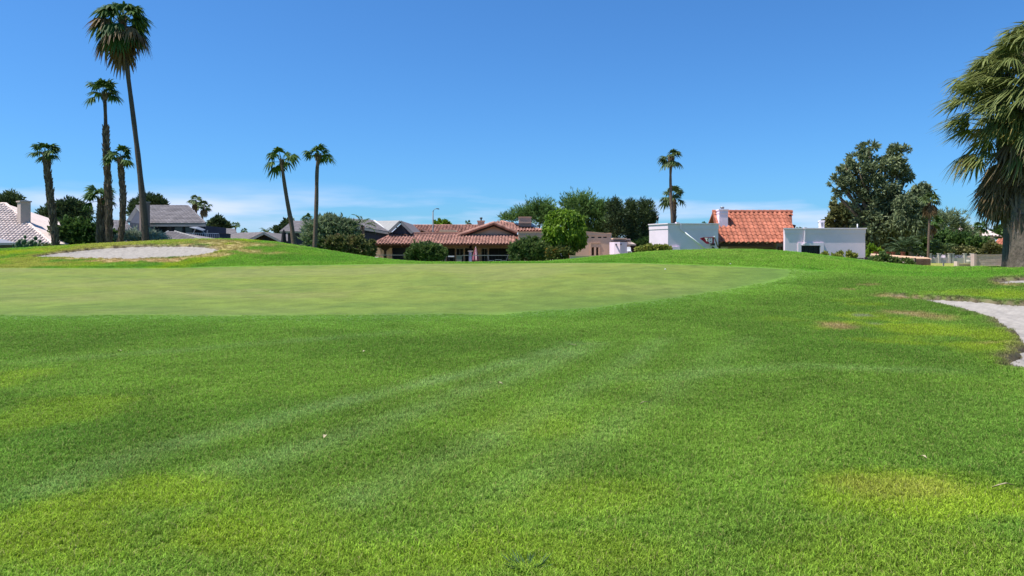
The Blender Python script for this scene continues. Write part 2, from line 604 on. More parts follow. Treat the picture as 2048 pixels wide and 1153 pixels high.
# behind the mounds: thin lawn, yards of pale gravel further off
yard = sstep(tab(uu, YC) + 14, tab(uu, YC) + 20, y1)
t = lerp(t, lerp(np.tile(C(.33, .28, .21), (len(x1), 1)), C(.16, .20, .07), sstep(.5, .6, n3)), yard * (uu < 1740))
right_lawn = (y1 > tab(uu, YC) + 0.6) & (uu >= 1740)
t = np.where(right_lawn[:, None], lerp(np.tile(C(.26, .30, .04), (len(x1), 1)), C(.33, .26, .10), sstep(.4, .65, n2)), t)
for p, dep in BUNKERS:
    sd = bunker_sdf(p, x1, y1)
    rag = sd + (n2 - .5) * .3
    t = lerp(t, dirt, sstep(-.20, -.02, rag) * .75)
    t = lerp(t, C(.13, .095, .065), sstep(-.08, .06, sd) * .85)
    far = np.clip((sd - bunker_sdf(p, x1, y1 + .1)) / .1, 0, 1)
    z1 = z1 + .08 * far * np.exp(-((sd + .15) / .25) ** 2) - (dep + .35) * sstep(-.02, .30, sd)
t *= (0.80 + .40 * fbm(x1, y1, .5, 3, 77))[:, None]
TINT = t
SOIL_SHADE = t * np.where(gm > .5, 1.0, np.interp(y1, [8, 14, 24], [.5, .62, .9]))[:, None]      # thatch, with the shade of the blade gaps painted into its colour

nx, ny = len(xs), len(ys)
idx = np.arange(nx * ny).reshape(ny, nx)
quads = np.stack([idx[:-1, :-1], idx[:-1, 1:], idx[1:, 1:], idx[1:, :-1]], -1).reshape(-1, 4)


def ground_mat(name, bumpd, inst=False):
    m = bpy.data.materials.new(name)
    m.use_nodes = True
    t = m.node_tree
    b = t.nodes['Principled BSDF']
    b.inputs['Roughness'].default_value = 0.75
    b.inputs['Specular IOR Level'].default_value = 0.15
    a = t.nodes.new('ShaderNodeAttribute')
    a.attribute_name = 'tint'
    a.attribute_type = 'INSTANCER' if inst else 'GEOMETRY'
    g = nd(t, 'ShaderNodeNewGeometry')
    h = t.nodes.new('ShaderNodeHueSaturation')
    t.links.new(a.outputs['Color'], h.inputs['Color'])
    mr = nd(t, 'ShaderNodeMapRange')
    if inst:
        t.links.new(g.outputs['Random Per Island'], mr.inputs['Value'])
        mr.inputs['To Min'].default_value = 0.42
        mr.inputs['To Max'].default_value = 2.05
        st = t.nodes.new('ShaderNodeMath')      # one blade in sixteen is dry
        st.operation = 'GREATER_THAN'
        st.inputs[1].default_value = 0.94
        wn = t.nodes.new('ShaderNodeTexWhiteNoise')
        wn.noise_dimensions = '1D'
        t.links.new(g.outputs['Random Per Island'], wn.inputs['W'])
        t.links.new(wn.outputs['Value'], st.inputs[0])
        sm = t.nodes.new('ShaderNodeMix')
        sm.data_type = 'RGBA'
        sm.inputs['B'].default_value = (.30, .28, .10, 1)
        t.links.new(st.outputs[0], sm.inputs['Factor'])
        t.links.new(a.outputs['Color'], sm.inputs['A'])
        t.links.new(sm.outputs['Result'], h.inputs['Color'])
    else:
        n = nd(t, 'ShaderNodeTexNoise', Scale=14.0, Detail=6.0, Roughness=0.75)
        t.links.new(g.outputs['Position'], n.inputs['Vector'])
        t.links.new(n.outputs['Fac'], mr.inputs['Value'])
        nb = nd(t, 'ShaderNodeTexNoise', Scale=1.7, Detail=5.0, Roughness=0.7)
        t.links.new(g.outputs['Position'], nb.inputs['Vector'])
        av = t.nodes.new('ShaderNodeMath')
        av.operation = 'ADD'
        t.links.new(n.outputs['Fac'], av.inputs[0])
        t.links.new(nb.outputs['Fac'], av.inputs[1])
        hv = t.nodes.new('ShaderNodeMath')
        hv.operation = 'MULTIPLY'
        hv.inputs[1].default_value = 0.5
        t.links.new(av.outputs[0], hv.inputs[0])
        t.links.new(hv.outputs[0], mr.inputs['Value'])
        mr.inputs['From Min'].default_value = 0.36
        mr.inputs['From Max'].default_value = 0.64
        mr.inputs['To Min'].default_value = 0.72
        mr.inputs['To Max'].default_value = 1.28
        n2 = nd(t, 'ShaderNodeTexNoise', Scale=30.0, Detail=4.0, Roughness=0.7)
        t.links.new(g.outputs['Position'], n2.inputs['Vector'])
        bp = nd(t, 'ShaderNodeBump', Strength=0.6, Distance=bumpd)
        t.links.new(n2.outputs['Fac'], bp.inputs['Height'])
        t.links.new(bp.outputs['Normal'], b.inputs['Normal'])
    t.links.new(mr.outputs['Result'], h.inputs['Value'])
    t.links.new(h.outputs['Color'], b.inputs['Base Color'])
    if inst:
        tr = t.nodes.new('ShaderNodeBsdfTranslucent')
        t.links.new(h.outputs['Color'], tr.inputs['Color'])
        mx = t.nodes.new('ShaderNodeMixShader')
        mx.inputs[0].default_value = 0.45
        t.links.new(b.outputs[0], mx.inputs[1])
        t.links.new(tr.outputs[0], mx.inputs[2])
        t.links.new(mx.outputs[0], t.nodes['Material Output'].inputs['Surface'])
    return m


def add_tint(me, rgb, name='tint'):
    at = me.color_attributes.new(name, 'FLOAT_COLOR', 'POINT')
    at.data.foreach_set('color', np.concatenate([rgb, np.ones((len(rgb), 1))], 1).astype(np.float32).ravel())


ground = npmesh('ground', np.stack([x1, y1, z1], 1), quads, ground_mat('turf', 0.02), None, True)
add_tint(ground.data, SOIL_SHADE)
tag(ground, kind='structure')

# sand in the bunkers: raked and trodden, real relief
m_sand = surf('sand', (.345, .315, .285), .95, .08, 5.0, .6, 40, .015, spec=.1, col2=(.235, .215, .195))
for (p, dep), st in zip(BUNKERS, (.14, .09, .1)):
    gx_ = np.arange(p[:, 0].min() - .4, p[:, 0].max() + .4, st)
    gy_ = np.arange(p[:, 1].min() - .4, p[:, 1].max() + .4, st)
    A, B = np.meshgrid(gx_, gy_)
    a, b = A.ravel(), B.ravel()
    sd = sdf(p, a, b)
    z = terrain0(a, b) - .05 - (dep - .05) * sstep(-.05, .45, sd) - .07 * sstep(.4, 1.6, sd)
    rough = sstep(0, .4, sd)
    z += rough * (.03 * np.sin(a * 16 + 3 * fbm(a, b, 1.5, 2, 12)) + .13 * (fbm(a, b, .55, 3, 41) - .5) + .035 * np.abs(np.sin((a * .5 + b * 1.1) * 9 + 4 * fbm(a, b, 1.2, 2, 9))))
    ii = np.arange(len(a)).reshape(len(gy_), len(gx_))
    q = np.stack([ii[:-1, :-1], ii[:-1, 1:], ii[1:, 1:], ii[1:, :-1]], -1).reshape(-1, 4)
    q = q[(sd[q] > -.2).all(1)]
    used, inv = np.unique(q.ravel(), return_inverse=True)
    o = npmesh('sand_ground', np.stack([a, b, z], 1)[used], inv.reshape(-1, 4), m_sand, None, True)
    tag(o, kind='structure')

# ---------------------------------------------------------------- short grass: tufts spread over the lawn by geometry nodes
m_blade = ground_mat('grass_blade', 0.0, True)
m_blade.name = 'grass_blade'


def tuft(name, n, rad, h, w, seed):
    r = np.random.default_rng(seed)
    V, Q = [], []
    for i in range(n):
        a, q = r.uniform(0, 2 * math.pi), rad * math.sqrt(r.uniform())
        px, py = q * math.cos(a), q * math.sin(a)
        b = r.uniform(0, 2 * math.pi)
        lean = r.uniform(.35, 1.3)
        hh = h * r.uniform(.55, 1.25)
        dx, dy = math.cos(b), math.sin(b)
        sx, sy = -dy * w / 2, dx * w / 2
        k = len(V)
        V += [(px - sx, py - sy, -.012), (px + sx, py + sy, -.012),
              (px + dx * hh * lean * .35 + sx * .9, py + dy * hh * lean * .35 + sy * .9, hh * .6), (px + dx * hh * lean * .35 - sx * .9, py + dy * hh * lean * .35 - sy * .9, hh * .6),
              (px + dx * hh * lean + sx * .2, py + dy * hh * lean + sy * .2, hh * .88), (px + dx * hh * lean - sx * .2, py + dy * hh * lean - sy * .2, hh * .88)]
        Q += [(k, k + 1, k + 2, k + 3), (k + 3, k + 2, k + 4, k + 5)]
    me = bpy.data.meshes.new(name)
    me.from_pydata(V, [], Q)
    me.materials.append(m_blade)
    return bpy.data.objects.new(name, me)


tufts = [tuft('grass_tuft', 26, .07, .042, .0038, 4), tuft('grass_tuft', 44, .055, .026, .0042, 1), tuft('grass_tuft', 40, .05, .032, .0046, 2), tuft('grass_tuft', 48, .06, .022, .004, 3)]

cx = x1[quads].mean(1)
cy = y1[quads].mean(1)
cu = 1024 + cx / np.maximum(cy, 3) * F
keep = (cy > 3.0) & (cy < 56) & (np.abs(cx) < .74 * cy + 1.2) & (cy < np.interp(cu, *np.array(YC).T) + 1.5)
keep &= gm[quads].max(1) < .6
for p, _ in BUNKERS:
    keep &= bunker_sdf(p, cx, cy) < .0
gq = quads[keep]
used, inv = np.unique(gq.ravel(), return_inverse=True)
gobj = npmesh('grass', np.stack([x1, y1, z1], 1)[used], inv.reshape(-1, 4), m_blade)
add_tint(gobj.data, TINT[used] * 1.24 * (1 + .22 * sstep(-45, 0, tab(uu[used], VNEAR) - vv[used]) * (y1[used] < tab(uu[used], YF) + .5))[:, None])
dn = gobj.data.attributes.new('dens', 'FLOAT', 'POINT')
yy = y1[used]
clump = fbm(x1[used], yy, .5, 2, 91)
dry = np.clip((TINT[used][:, 0] / np.maximum(TINT[used][:, 1], .01) - .85) * 3, 0, .8)
dn.data.foreach_set('value', (np.interp(yy, [3, 6, 10, 19, 30, 56], [780, 620, 360, 160, 80, 50]) * (0.6 + .8 * clump) * (1 - dry)).astype(np.float32))
sc = gobj.data.attributes.new('size', 'FLOAT', 'POINT')
near_green = sstep(-32, 6, tab(uu[used], VNEAR) - vv[used]) * (yy < tab(uu[used], YF) + .5)
sc.data.foreach_set('value', ((1 - .6 * near_green) * np.interp(yy, [3, 10, 19, 30, 56], [.86, 1.02, 1.4, 2.0, 2.6]) * (.75 + .5 * fbm(x1[used], yy, .22, 2, 93))).astype(np.float32))
tag(gobj, 'short mown green grass covering the lawn in front of the putting green and the mounds', 'grass', kind='stuff')

ng = bpy.data.node_groups.new('scatter_grass', 'GeometryNodeTree')
ng.interface.new_socket('Geometry', in_out='INPUT', socket_type='NodeSocketGeometry')
ng.interface.new_socket('Geometry', in_out='OUTPUT', socket_type='NodeSocketGeometry')
N = ng.nodes
gi, go = N.new('NodeGroupInput'), N.new('NodeGroupOutput')
dp = N.new('GeometryNodeDistributePointsOnFaces')
dp.distribute_method = 'RANDOM'


def named(nm):
    n = N.new('GeometryNodeInputNamedAttribute')
    n.data_type = 'FLOAT'
    n.inputs['Name'].default_value = nm
    return [s for s in n.outputs if s.name == 'Attribute' and s.enabled][0]


ng.links.new(gi.outputs[0], dp.inputs['Mesh'])
ng.links.new(named('dens'), dp.inputs['Density'])
ip = N.new('GeometryNodeInstanceOnPoints')
ng.links.new(dp.outputs['Points'], ip.inputs['Points'])
jn = N.new('GeometryNodeJoinGeometry')
for tf in tufts:
    oi = N.new('GeometryNodeObjectInfo')
    oi.inputs['Object'].default_value = tf
    oi.inputs['As Instance'].default_value = True
    ng.links.new(oi.outputs['Geometry'], jn.inputs[0])
ng.links.new(jn.outputs[0], ip.inputs['Instance'])
ip.inputs['Pick Instance'].default_value = True
rv = N.new('FunctionNodeRandomValue')
rv.data_type = 'FLOAT_VECTOR'
rv.inputs[0].default_value = (-.25, -.25, 0)
rv.inputs[1].default_value = (.25, .25, 6.283)
ng.links.new(rv.outputs[0], ip.inputs['Rotation'])
ng.links.new(named('size'), ip.inputs['Scale'])
ng.links.new(ip.outputs[0], go.inputs[0])
md = gobj.modifiers.new('scatter', 'NODES')
md.node_group = ng


# ---------------------------------------------------------------- foliage helpers
def unit(a):
    return a / np.maximum(np.linalg.norm(a, axis=-1, keepdims=True), 1e-9)


def leaf_mesh(name, base, dirs, L, Wd, mat, parent, rng):
    """one four-cornered leaf per base point"""
    n = len(base)
    sd = unit(np.cross(dirs, unit(rng.normal(size=(n, 3)))))
    L = np.asarray(L).reshape(-1, 1) * np.ones((n, 1))
    Wd = np.asarray(Wd).reshape(-1, 1) * np.ones((n, 1))
    V = np.stack([base, base + dirs * L * .45 + sd * Wd / 2, base + dirs * L, base + dirs * L * .45 - sd * Wd / 2], 1).reshape(-1, 3)
    return npmesh(name, V, np.arange(4 * n).reshape(-1, 4), mat, parent)


def crown_points(blobs, n, style, rng, L, clump=.28, up=.3, shell=.55):
    """leaf bases and directions for a crown made of several masses; blobs: centre, three radii"""
    cs = np.array([b[0] for b in blobs], dtype=float)
    rs = np.array([b[1] for b in blobs], dtype=float)
    area = (rs[:, 0] * rs[:, 2]) ** .9
    per = np.maximum(1, (n * area / area.sum()).astype(int))
    B, D = [], []
    jobs = [(c, r, m, style) for c, r, m in zip(cs, rs, per)]
    if style == 'hedge':      # leafy mass with young shoots standing out of it
        jobs = [(c, r, int(m * .62), 'leaf') for c, r, m in zip(cs, rs, per)] + [(c, r, int(m * .38), 'shoot') for c, r, m in zip(cs, rs, per)]
    for c, r, m, style in jobs:
        if style == 'shoot':
            k = max(6, m // 16)
            d0 = unit(rng.normal(size=(k, 3)) + np.array([0, 0, .35]))
            st = c + d0 * r * rng.uniform(.1, .75, (k, 1))
            dr = unit(d0 * .9 + np.array([0, 0, up]) + rng.normal(size=(k, 3)) * .25)
            ln = (r.mean() * rng.uniform(.35, 1.05, k))
            i = rng.integers(0, k, m)
            tt = rng.uniform(0, 1, m)
            arch = np.zeros((m, 3))
            arch[:, 2] = -.25 * tt ** 2 * ln[i]
            B.append(st[i] + dr[i] * (ln[i] * tt)[:, None] + arch + rng.normal(size=(m, 3)) * .03)
            D.append(unit(dr[i] * .8 + rng.normal(size=(m, 3)) * .45))
            continue
        k = max(5, int(m / (34 if style != 'needle' else 26)))
        d0 = unit(rng.normal(size=(k, 3)))
        cc = c + d0 * r * (rng.uniform(shell ** 3, 1.0, (k, 1)) ** (1 / 3.0))
        cr = clump * r.min() * rng.uniform(.6, 1.5, k)
        i = rng.integers(0, k, m)
        off = rng.normal(size=(m, 3))
        off = unit(off) * (np.abs(rng.normal(.75, .35, (m, 1))))
        if style == 'droop':
            off[:, 2] = off[:, 2] * 1.5 - .3
        B.append(cc[i] + off * cr[i][:, None])
        if style == 'needle':
            d = unit(off) + np.array([0, 0, up]) + rng.normal(size=(m, 3)) * .3
        elif style == 'droop':
            d = rng.normal(size=(m, 3)) * .5 + np.array([0, 0, -1.0]) + .3 * d0[i]
        else:
            d = rng.normal(size=(m, 3)) * .7 + d0[i] * .7 + np.array([0, 0, up])
        D.append(unit(d))
    return np.concatenate(B), np.concatenate(D)


def branchy(base, blobs, r0, rng, split=.45, n=7):
    """trunk and limbs as one mesh: from the base up to the middle of every mass of the crown"""
    mb = MB()
    base = Vector(base)
    big = max(blobs, key=lambda b: b[1][0] * b[1][2])
    top = Vector(big[0])
    fork = base.lerp(top, split)
    fork.x += rng.uniform(-.1, .1)
    k1 = base.lerp(fork, .5) + Vector((rng.uniform(-.12, .12), 0, 0)) * r0 * 5
    mb.tube([base - Vector((0, 0, .3)), base + Vector((0, 0, .15)), k1, fork], [r0 * 1.35, r0 * 1.05, r0 * .9, r0 * .75], n)
    for c, r in [(b[0], b[1]) for b in blobs]:
        c = Vector(c)
        m = fork.lerp(c, .5) + Vector((rng.uniform(-.2, .2), rng.uniform(-.2, .2), .15)) * min(r)
        mb.tube([fork - Vector((0, 0, r0)), m, m.lerp(c, .8), c], [r0 * .6, r0 * .4, r0 * .2, r0 * .05], 6)
        for q in range(3):
            e = c + Vector([rng.uniform(-.6, .6) * r[0], rng.uniform(-.6, .6) * r[1], rng.uniform(-.3, .55) * r[2]])
            mb.tube([m.lerp(c, .4), m.lerp(e, .6), e], [r0 * .25, r0 * .15, r0 * .04], 5)
    return mb


M_BARK = surf('bark', (.16, .12, .09), .9, .2, 4, .8, 18, .05, spec=.1, stretch=(1, 1, .25))
M_BARK_PALE = surf('pale_bark', (.27, .23, .19), .9, .2, 4, .8, 18, .05, spec=.1, stretch=(1, 1, .25))


def tree(name, label, cat, Y, foot, px_blobs, mat, n, L, Wd, style='leaf', r0=.2, bark=None, group=None, clump=.28, up=.3, shell=.55, split=.45, seed=1, crown='crown', wood=True):
    """a tree or shrub: trunk with limbs, and a crown of leaves; masses given as (u, v, half width, half height, nearer or farther)"""
    rng = np.random.default_rng(seed)
    n, L, Wd = int(n * 1.6), L * 1.12, Wd * 1.35
    blobs = []
    for b in px_blobs:
        dy = b[4] if len(b) > 4 else 0.0
        rx, rz = PX(b[2], Y), PX(b[3], Y)
        blobs.append((tuple(P(b[0], b[1], Y + dy)), (rx, min(rx, rz * 1.3) * .95, rz)))
    x = (foot - 1024) * Y / F
    base = (x, Y, gz(x, Y))
    t = thing(name, label, cat, base, group)
    if wood:
        branchy(base, blobs, r0, rng, split).build('trunk' if cat == 'tree' else 'stem', bark or M_BARK, t, True)
    B, D = crown_points(blobs, n, style, rng, L, clump, up, shell)
    ln = L * rng.uniform(.6, 1.35, len(B))
    leaf_mesh(crown, B, D, ln, Wd * rng.uniform(.7, 1.3, len(B)), mat, t, rng)
    return t


# ---------------------------------------------------------------- palms
def frond_arrays(rng, pitch, pet, R, n, droop, spread=105, wind=None, az=0.0, sag=.06, wmul=1.0):
    """a fan leaf: stalk, then a fan of pleated segments whose tips hang; lies in the plane y=0 side of the palm, turned by az"""
    V, Q = [], []
    ca, sa = math.cos(az), math.sin(az)
    rot = lambda p: np.array([p[0] * ca - p[1] * sa, p[0] * sa + p[1] * ca, p[2]])
    pts = []
    p = np.zeros(3)
    a = pitch
    for i in range(5):
        pts.append(p.copy())
        p = p + np.array([math.cos(a), 0, math.sin(a)]) * pet / 4
        a -= sag * (math.cos(a) * .8 + .2)
    w = .035 * pet + .006
    for i, q in enumerate(pts):
        ww = w * (1 - .12 * i)
        V += [rot(q + np.array([0, -ww, 0])), rot(q + np.array([0, ww, 0])), rot(q + np.array([0, 0, -ww * 1.2]))]
    for i in range(4):
        k = i * 3
        for e in range(3):
            Q.append((k + e, k + (e + 1) % 3, k + 3 + (e + 1) % 3, k + 3 + e))
    H = pts[-1]
    h = np.array([math.cos(a), 0, math.sin(a)])
    yv = np.array([0, 1.0, 0])
    nv = np.cross(h, yv)
    g = np.array([0, 0, -1.0])
    wv = np.zeros(3) if wind is None else np.array([wind[0] * ca + wind[1] * sa, -wind[0] * sa + wind[1] * ca, wind[2]])
    step = math.radians(2 * spread) / n
    for i in range(n):
        th = (i - (n - 1) / 2) * step
        d = math.cos(th) * h + math.sin(th) * yv + nv * (.10 * (-1) ** i - .25 * abs(math.sin(th)))
        d = d / np.linalg.norm(d)
        Rl = R * (.72 + .28 * math.cos(th * .8)) * rng.uniform(.88, 1.08)
        sv = -math.sin(th) * h + math.cos(th) * yv
        k = len(V)
        dr = droop * rng.uniform(.7, 1.35)
        for tq, wf in ((.03, .15), (.45, .55), (.75, .34), (1.0, .04)):
            f = max(0, tq - .35) / .65
            c = H + d * Rl * tq + (g * dr + wv * (.6 + .8 * rng.uniform())) * Rl * f ** 1.6
            ww = sv * Rl * step * wf * .95 * wmul
            V += [rot(c - ww), rot(c + ww)]
        for e in range(3):
            b = k + 2 * e
            Q.append((b, b + 1, b + 3, b + 2))
    return np.array(V), np.array(Q)


M_FROND = leafmat('palm_green', (.035, .085, .022), (.095, .16, .03), .25, .6, .15, patch=.6)
M_FROND2 = leafmat('palm_grey_green', (.06, .10, .035), (.14, .19, .06), .25, .55, .2, patch=.6)
M_DEAD = leafmat('palm_dead', (.12, .075, .035), (.26, .18, .09), .2, .7, .2, patch=1.5)
M_GOLD = leafmat('palm_yellowing', (.16, .15, .03), (.34, .26, .06), .3, .5, .3, patch=1.2)
M_PGREY = surf('palm_trunk_grey', (.13, .105, .085), .9, .15, 3, .9, 9, .05, spec=.1, col2=(.075, .06, .05), stretch=(1, 1, 5))
M_PTRUNK = surf('palm_trunk', (.20, .14, .105), .9, .15, 3, .9, 9, .05, spec=.1, col2=(.12, .085, .065), stretch=(1, 1, 5))
M_PDARK = surf('palm_trunk_dark', (.12, .085, .065), .92, .2, 3, .9, 14, .05, spec=.08, stretch=(1, 1, 3))
M_BOOT = surf('palm_boot', (.17, .12, .085), .92, .2, 5, .4, 30, .02, spec=.08, island=.45)
FCACHE = {}


def frond_me(pc, var, mat, droop, nseg, spread=105):
    key = (pc, var, mat.name, droop, nseg)
    if key not in FCACHE:
        rng = np.random.default_rng(hash((pc, var)) % 99991 + 3)
        V, Q = frond_arrays(rng, math.radians(pc), .5, .55, nseg, droop, spread)
        me = bpy.data.meshes.new('frond')
        me.from_pydata(V.tolist(), [], Q.tolist())
        me.materials.append(mat)
        FCACHE[key] = me
    return FCACHE[key]


def curve(px, Y, dY=0):
    return [P(u, v, Y + dY * i / max(1, len(px) - 1)) for i, (u, v) in enumerate(px)]


def smooth_path(pts, m=6):
    out = []
    n = len(pts)
    for i in range(n - 1):
        a, b, c, d = pts[max(i - 1, 0)], pts[i], pts[i + 1], pts[min(i + 2, n - 1)]
        for k in range(m):
            t = k / m
            out.append(.5 * (2 * b + (c - a) * t + (2 * a - 5 * b + 4 * c - d) * t * t + (3 * b - a - 3 * c + d) * t ** 3))
    out.append(pts[-1])
    return out


def boots(path, rads, t0, t1, n, size, rng, mat, parent, flare=.5):
    """stubs of cut leaf bases set round a trunk"""
    mb = MB()
    m = len(path) - 1
    for i in range(n):
        q = t0 + (t1 - t0) * (i + .5) / n
        f = q * m
        k = min(int(f), m - 1)
        c = path[k].lerp(path[k + 1], f - k)
        r = rads[k] * (1 - f + k) + rads[k + 1] * (f - k)
        a = i * 2.39996 + rng.uniform(-.3, .3)
        o = Vector((math.cos(a), math.sin(a), 0))
        s = Vector((-o.y, o.x, 0))
        ln, w = size * rng.uniform(.7, 1.4), size * rng.uniform(.28, .42)
        b = c + o * r * .8
        tip = b + o * ln * flare * rng.uniform(.5, 1.4) + Vector((0, 0, ln))
        mb.add([b - s * w, b + s * w, b + o * w * .9 - Vector((0, 0, w * .6)), tip - s * w * .45, tip + s * w * .45, tip + o * w * .35],
               [(0, 1, 4, 3), (1, 2, 5, 4), (2, 0, 3, 5), (3, 4, 5), (0, 2, 1)])
    o = mb.build('leaf_bases', mat, parent)
    o['kind'] = 'stuff'
    return o


def fan_palm(label, px, Y, widths, crown, spec, trunk_mat=None, boot=None, group='fan palms', mat=None, dead=None, seed=1, droop=.42, nseg=17, tiltc=(0, 0), bulge=None, name='fan_palm', offs=.25, upto=None):
    """px: trunk centreline from the foot up; crown: frond length in pixels; spec: (count, lowest pitch, highest pitch)"""
    rng = np.random.default_rng(seed)
    pts = curve(px, Y)
    foot = pts[0]
    zg = gz(foot.x, Y)
    pts[0] = Vector((foot.x, Y, min(zg - .2, foot.z)))
    t = thing(name, label, 'palm tree', (pts[0].x, Y, zg), group)
    path = smooth_path(pts, 5)
    m = len(path) - 1
    wi = np.interp(np.linspace(0, 1, m + 1), np.linspace(0, 1, len(widths)), widths)
    rads = [PX(w, Y) / 2 * .78 * rng.uniform(.95, 1.06) for w in wi]
    MB().tube(path, rads, 10).build('trunk', trunk_mat or M_PTRUNK, t, True)
    if boot:
        for (t0, t1, n, sz, fl) in boot:
            boots(path, rads, t0, t1, n, PX(sz, Y), rng, M_BOOT, t, fl * .6)
    top = path[-1]
    s = PX(crown, Y) * .94
    mat = mat or M_FROND
    for j, (n, lo, hi, kind) in enumerate(spec):
        mt = {'g': mat, 'd': M_DEAD, 'y': M_GOLD}[kind]
        nm = 'dead_frond' if kind == 'd' else 'frond'
        order = rng.permutation(n)
        for i in range(n):
            pitch = lo + (hi - lo) * (order[i] + rng.uniform(.1, .9)) / n
            pc = int(round(pitch / 12.0) * 12)
            az = i * 2.39996 + j * 1.3 + rng.uniform(-.3, .3)
            me = frond_me(pc, int(rng.integers(0, 3)), mt, droop * (1.3 if kind == 'd' else 1), nseg)
            piece(nm, me, top + Vector((rng.normal() * .04, rng.normal() * .04, -(1 - pitch / 90.0) * offs * s * .25)), t,
                  (rng.normal() * .12 + tiltc[0], rng.normal() * .08 + tiltc[1], az), s * rng.uniform(.82, 1.12))
    return t


def small_palm(label, px, Y, widths, crown, n, lo, hi, seed=1, group='distant fan palms', mat=None, dead=0, name='fan_palm'):
    """a far palm: trunk, and all its fronds as one crown"""
    rng = np.random.default_rng(seed)
    pts = curve(px, Y)
    zg = gz(pts[0].x, Y)
    t = thing(name, label, 'palm tree', (pts[0].x, Y, zg), group)
    pts[0].z = min(pts[0].z, zg - .2)
    path = smooth_path(pts, 4)
    rads = [PX(w, Y) / 2 for w in np.interp(np.linspace(0, 1, len(path)), np.linspace(0, 1, len(widths)), widths)]
    MB().tube(path, rads, 8).build('trunk', M_PTRUNK, t, True)
    s = PX(crown, Y)
    for nm, cnt, l0, h0, mt in (('crown', n, lo, hi, mat or M_FROND), ('dead_fronds', dead, -82, -55, M_DEAD)):
        if not cnt:
            continue
        VV, QQ, k = [], [], 0
        order = rng.permutation(cnt)
        for i in range(cnt):
            pitch = math.radians(l0 + (h0 - l0) * (order[i] + .5) / cnt)
            V, Q = frond_arrays(rng, pitch, .5, .55, 11, .4, 100, None, i * 2.39996 + rng.uniform(-.3, .3))
            VV.append(V * s * rng.uniform(.8, 1.1) + np.array(path[-1]))
            QQ.append(Q + k)
            k += len(V)
        npmesh(nm, np.concatenate(VV), np.concatenate(QQ), mt, t)
    return t


def feather_palm(label, foot, v, Y, length, n, seed, lo=15, hi=85, group=None, trunk=None, mat=None, name='date_palm', cat='palm tree'):
    """arching feather fronds from one point"""
    rng = np.random.default_rng(seed)
    top = P(foot, v, Y)
    zg = gz(top.x, Y)
    t = thing(name, label, cat, (top.x, Y, zg), group)
    if trunk:
        MB().tube([(top.x, Y, zg - .2), top], [PX(trunk, Y) / 2 * 1.2, PX(trunk, Y) / 2], 9).build('trunk', M_PDARK, t, True)
    s = PX(length, Y)
    B, D, LL = [], [], []
    order = rng.permutation(n)
    for i in range(n):
        a = math.radians(lo + (hi - lo) * (order[i] + .5) / n)
        az = i * 2.39996 + rng.uniform(-.3, .3)
        h = np.array([math.cos(az), math.sin(az), 0])
        ln = s * rng.uniform(.8, 1.15)
        p = np.array(top)
        q = 22
        for k in range(q):
            d = h * math.cos(a) + np.array([0, 0, math.sin(a)])
            p = p + d * ln / q
            a -= 1.6 / q * (.4 + k / q)
            if k > 2:
                for sg in (-1, 1):
                    sdv = np.array([-h[1], h[0], 0]) * sg
                    B.append(p + rng.normal(size=3) * .01)
                    D.append(d * .8 + sdv * .75 + np.array([0, 0, rng.uniform(-.3, .15)]))
                    LL.append(ln * .26 * math.sin(math.pi * (.15 + .8 * k / q)))
    LL = np.array(LL)
    leaf_mesh('crown', np.array(B), unit(np.array(D)), LL, LL * .13 + .01, mat or M_FROND2, t, rng)
    return t


# ---------------------------------------------------------------- building helpers
M_WHITE = surf('white_stucco', (.80, .645, .725), .9, .05, .7, .5, 60, .006, spec=.15)
M_WHITE_D = surf('white_stucco_trim', (.84, .70, .77), .85, .04, 1.2, .3, 60, .004, spec=.15)
M_TAN = surf('tan_stucco', (.64, .43, .30), .9, .06, 1.0, .5, 60, .006, spec=.12)
M_SALMON = surf('salmon_stucco', (.68, .40, .28), .9, .06, 1.0, .5, 60, .006, spec=.12)
M_PINKWALL = surf('pink_stucco', (.52, .40, .35), .9, .06, 1.0, .5, 60, .006, spec=.12)
M_GREYWALL = surf('dark_blue_grey_stucco', (.045, .052, .075), .85, .08, 1.0, .4, 60, .005, spec=.15)
M_TILE_RED = surf('red_clay_tile', (.47, .17, .105), .85, .12, .9, .3, 40, .006, spec=.1, col2=(.33, .115, .075), island=.22)
M_TILE_ROSE = surf('rose_clay_tile', (.45, .245, .19), .85, .12, 1.2, .3, 40, .006, spec=.1, col2=(.31, .16, .125), island=.3)
M_TILE_PALE = surf('pale_pink_tile', (.74, .60, .54), .8, .08, 2.0, .3, 40, .006, spec=.2, island=.14)
M_TILE_GREY = surf('grey_flat_tile', (.21, .19, .195), .85, .10, 1.2, .4, 25, .008, spec=.15, island=.13)
M_PAN = surf('tile_underlay', (.17, .06, .04), .9, .1, 3)
M_PANPALE = surf('pale_tile_underlay', (.36, .26, .22), .9, .1, 3)
M_BROWN = surf('dark_brown_timber', (.055, .032, .022), .8, .15, 6, .4, 30, .004, spec=.2)
M_TIMBER = surf('tan_timber', (.22, .13, .07), .8, .15, 6, .4, 30, .004, spec=.2)
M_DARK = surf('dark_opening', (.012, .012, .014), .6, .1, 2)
M_IRON = surf('black_iron', (.02, .02, .022), .5, .1, 8, spec=.4)
M_METAL = surf('grey_metal', (.32, .33, .35), .45, .08, 5, spec=.5, metal=.6)
M_WPAINT = surf('white_paint', (.78, .78, .78), .5, .03, 4, spec=.4)
M_FASCIA = surf('grey_fascia', (.30, .29, .28), .7, .06, 3)
M_GLASS = surf('window_glass', (.012, .014, .016), .25, .1, .6, spec=.25)


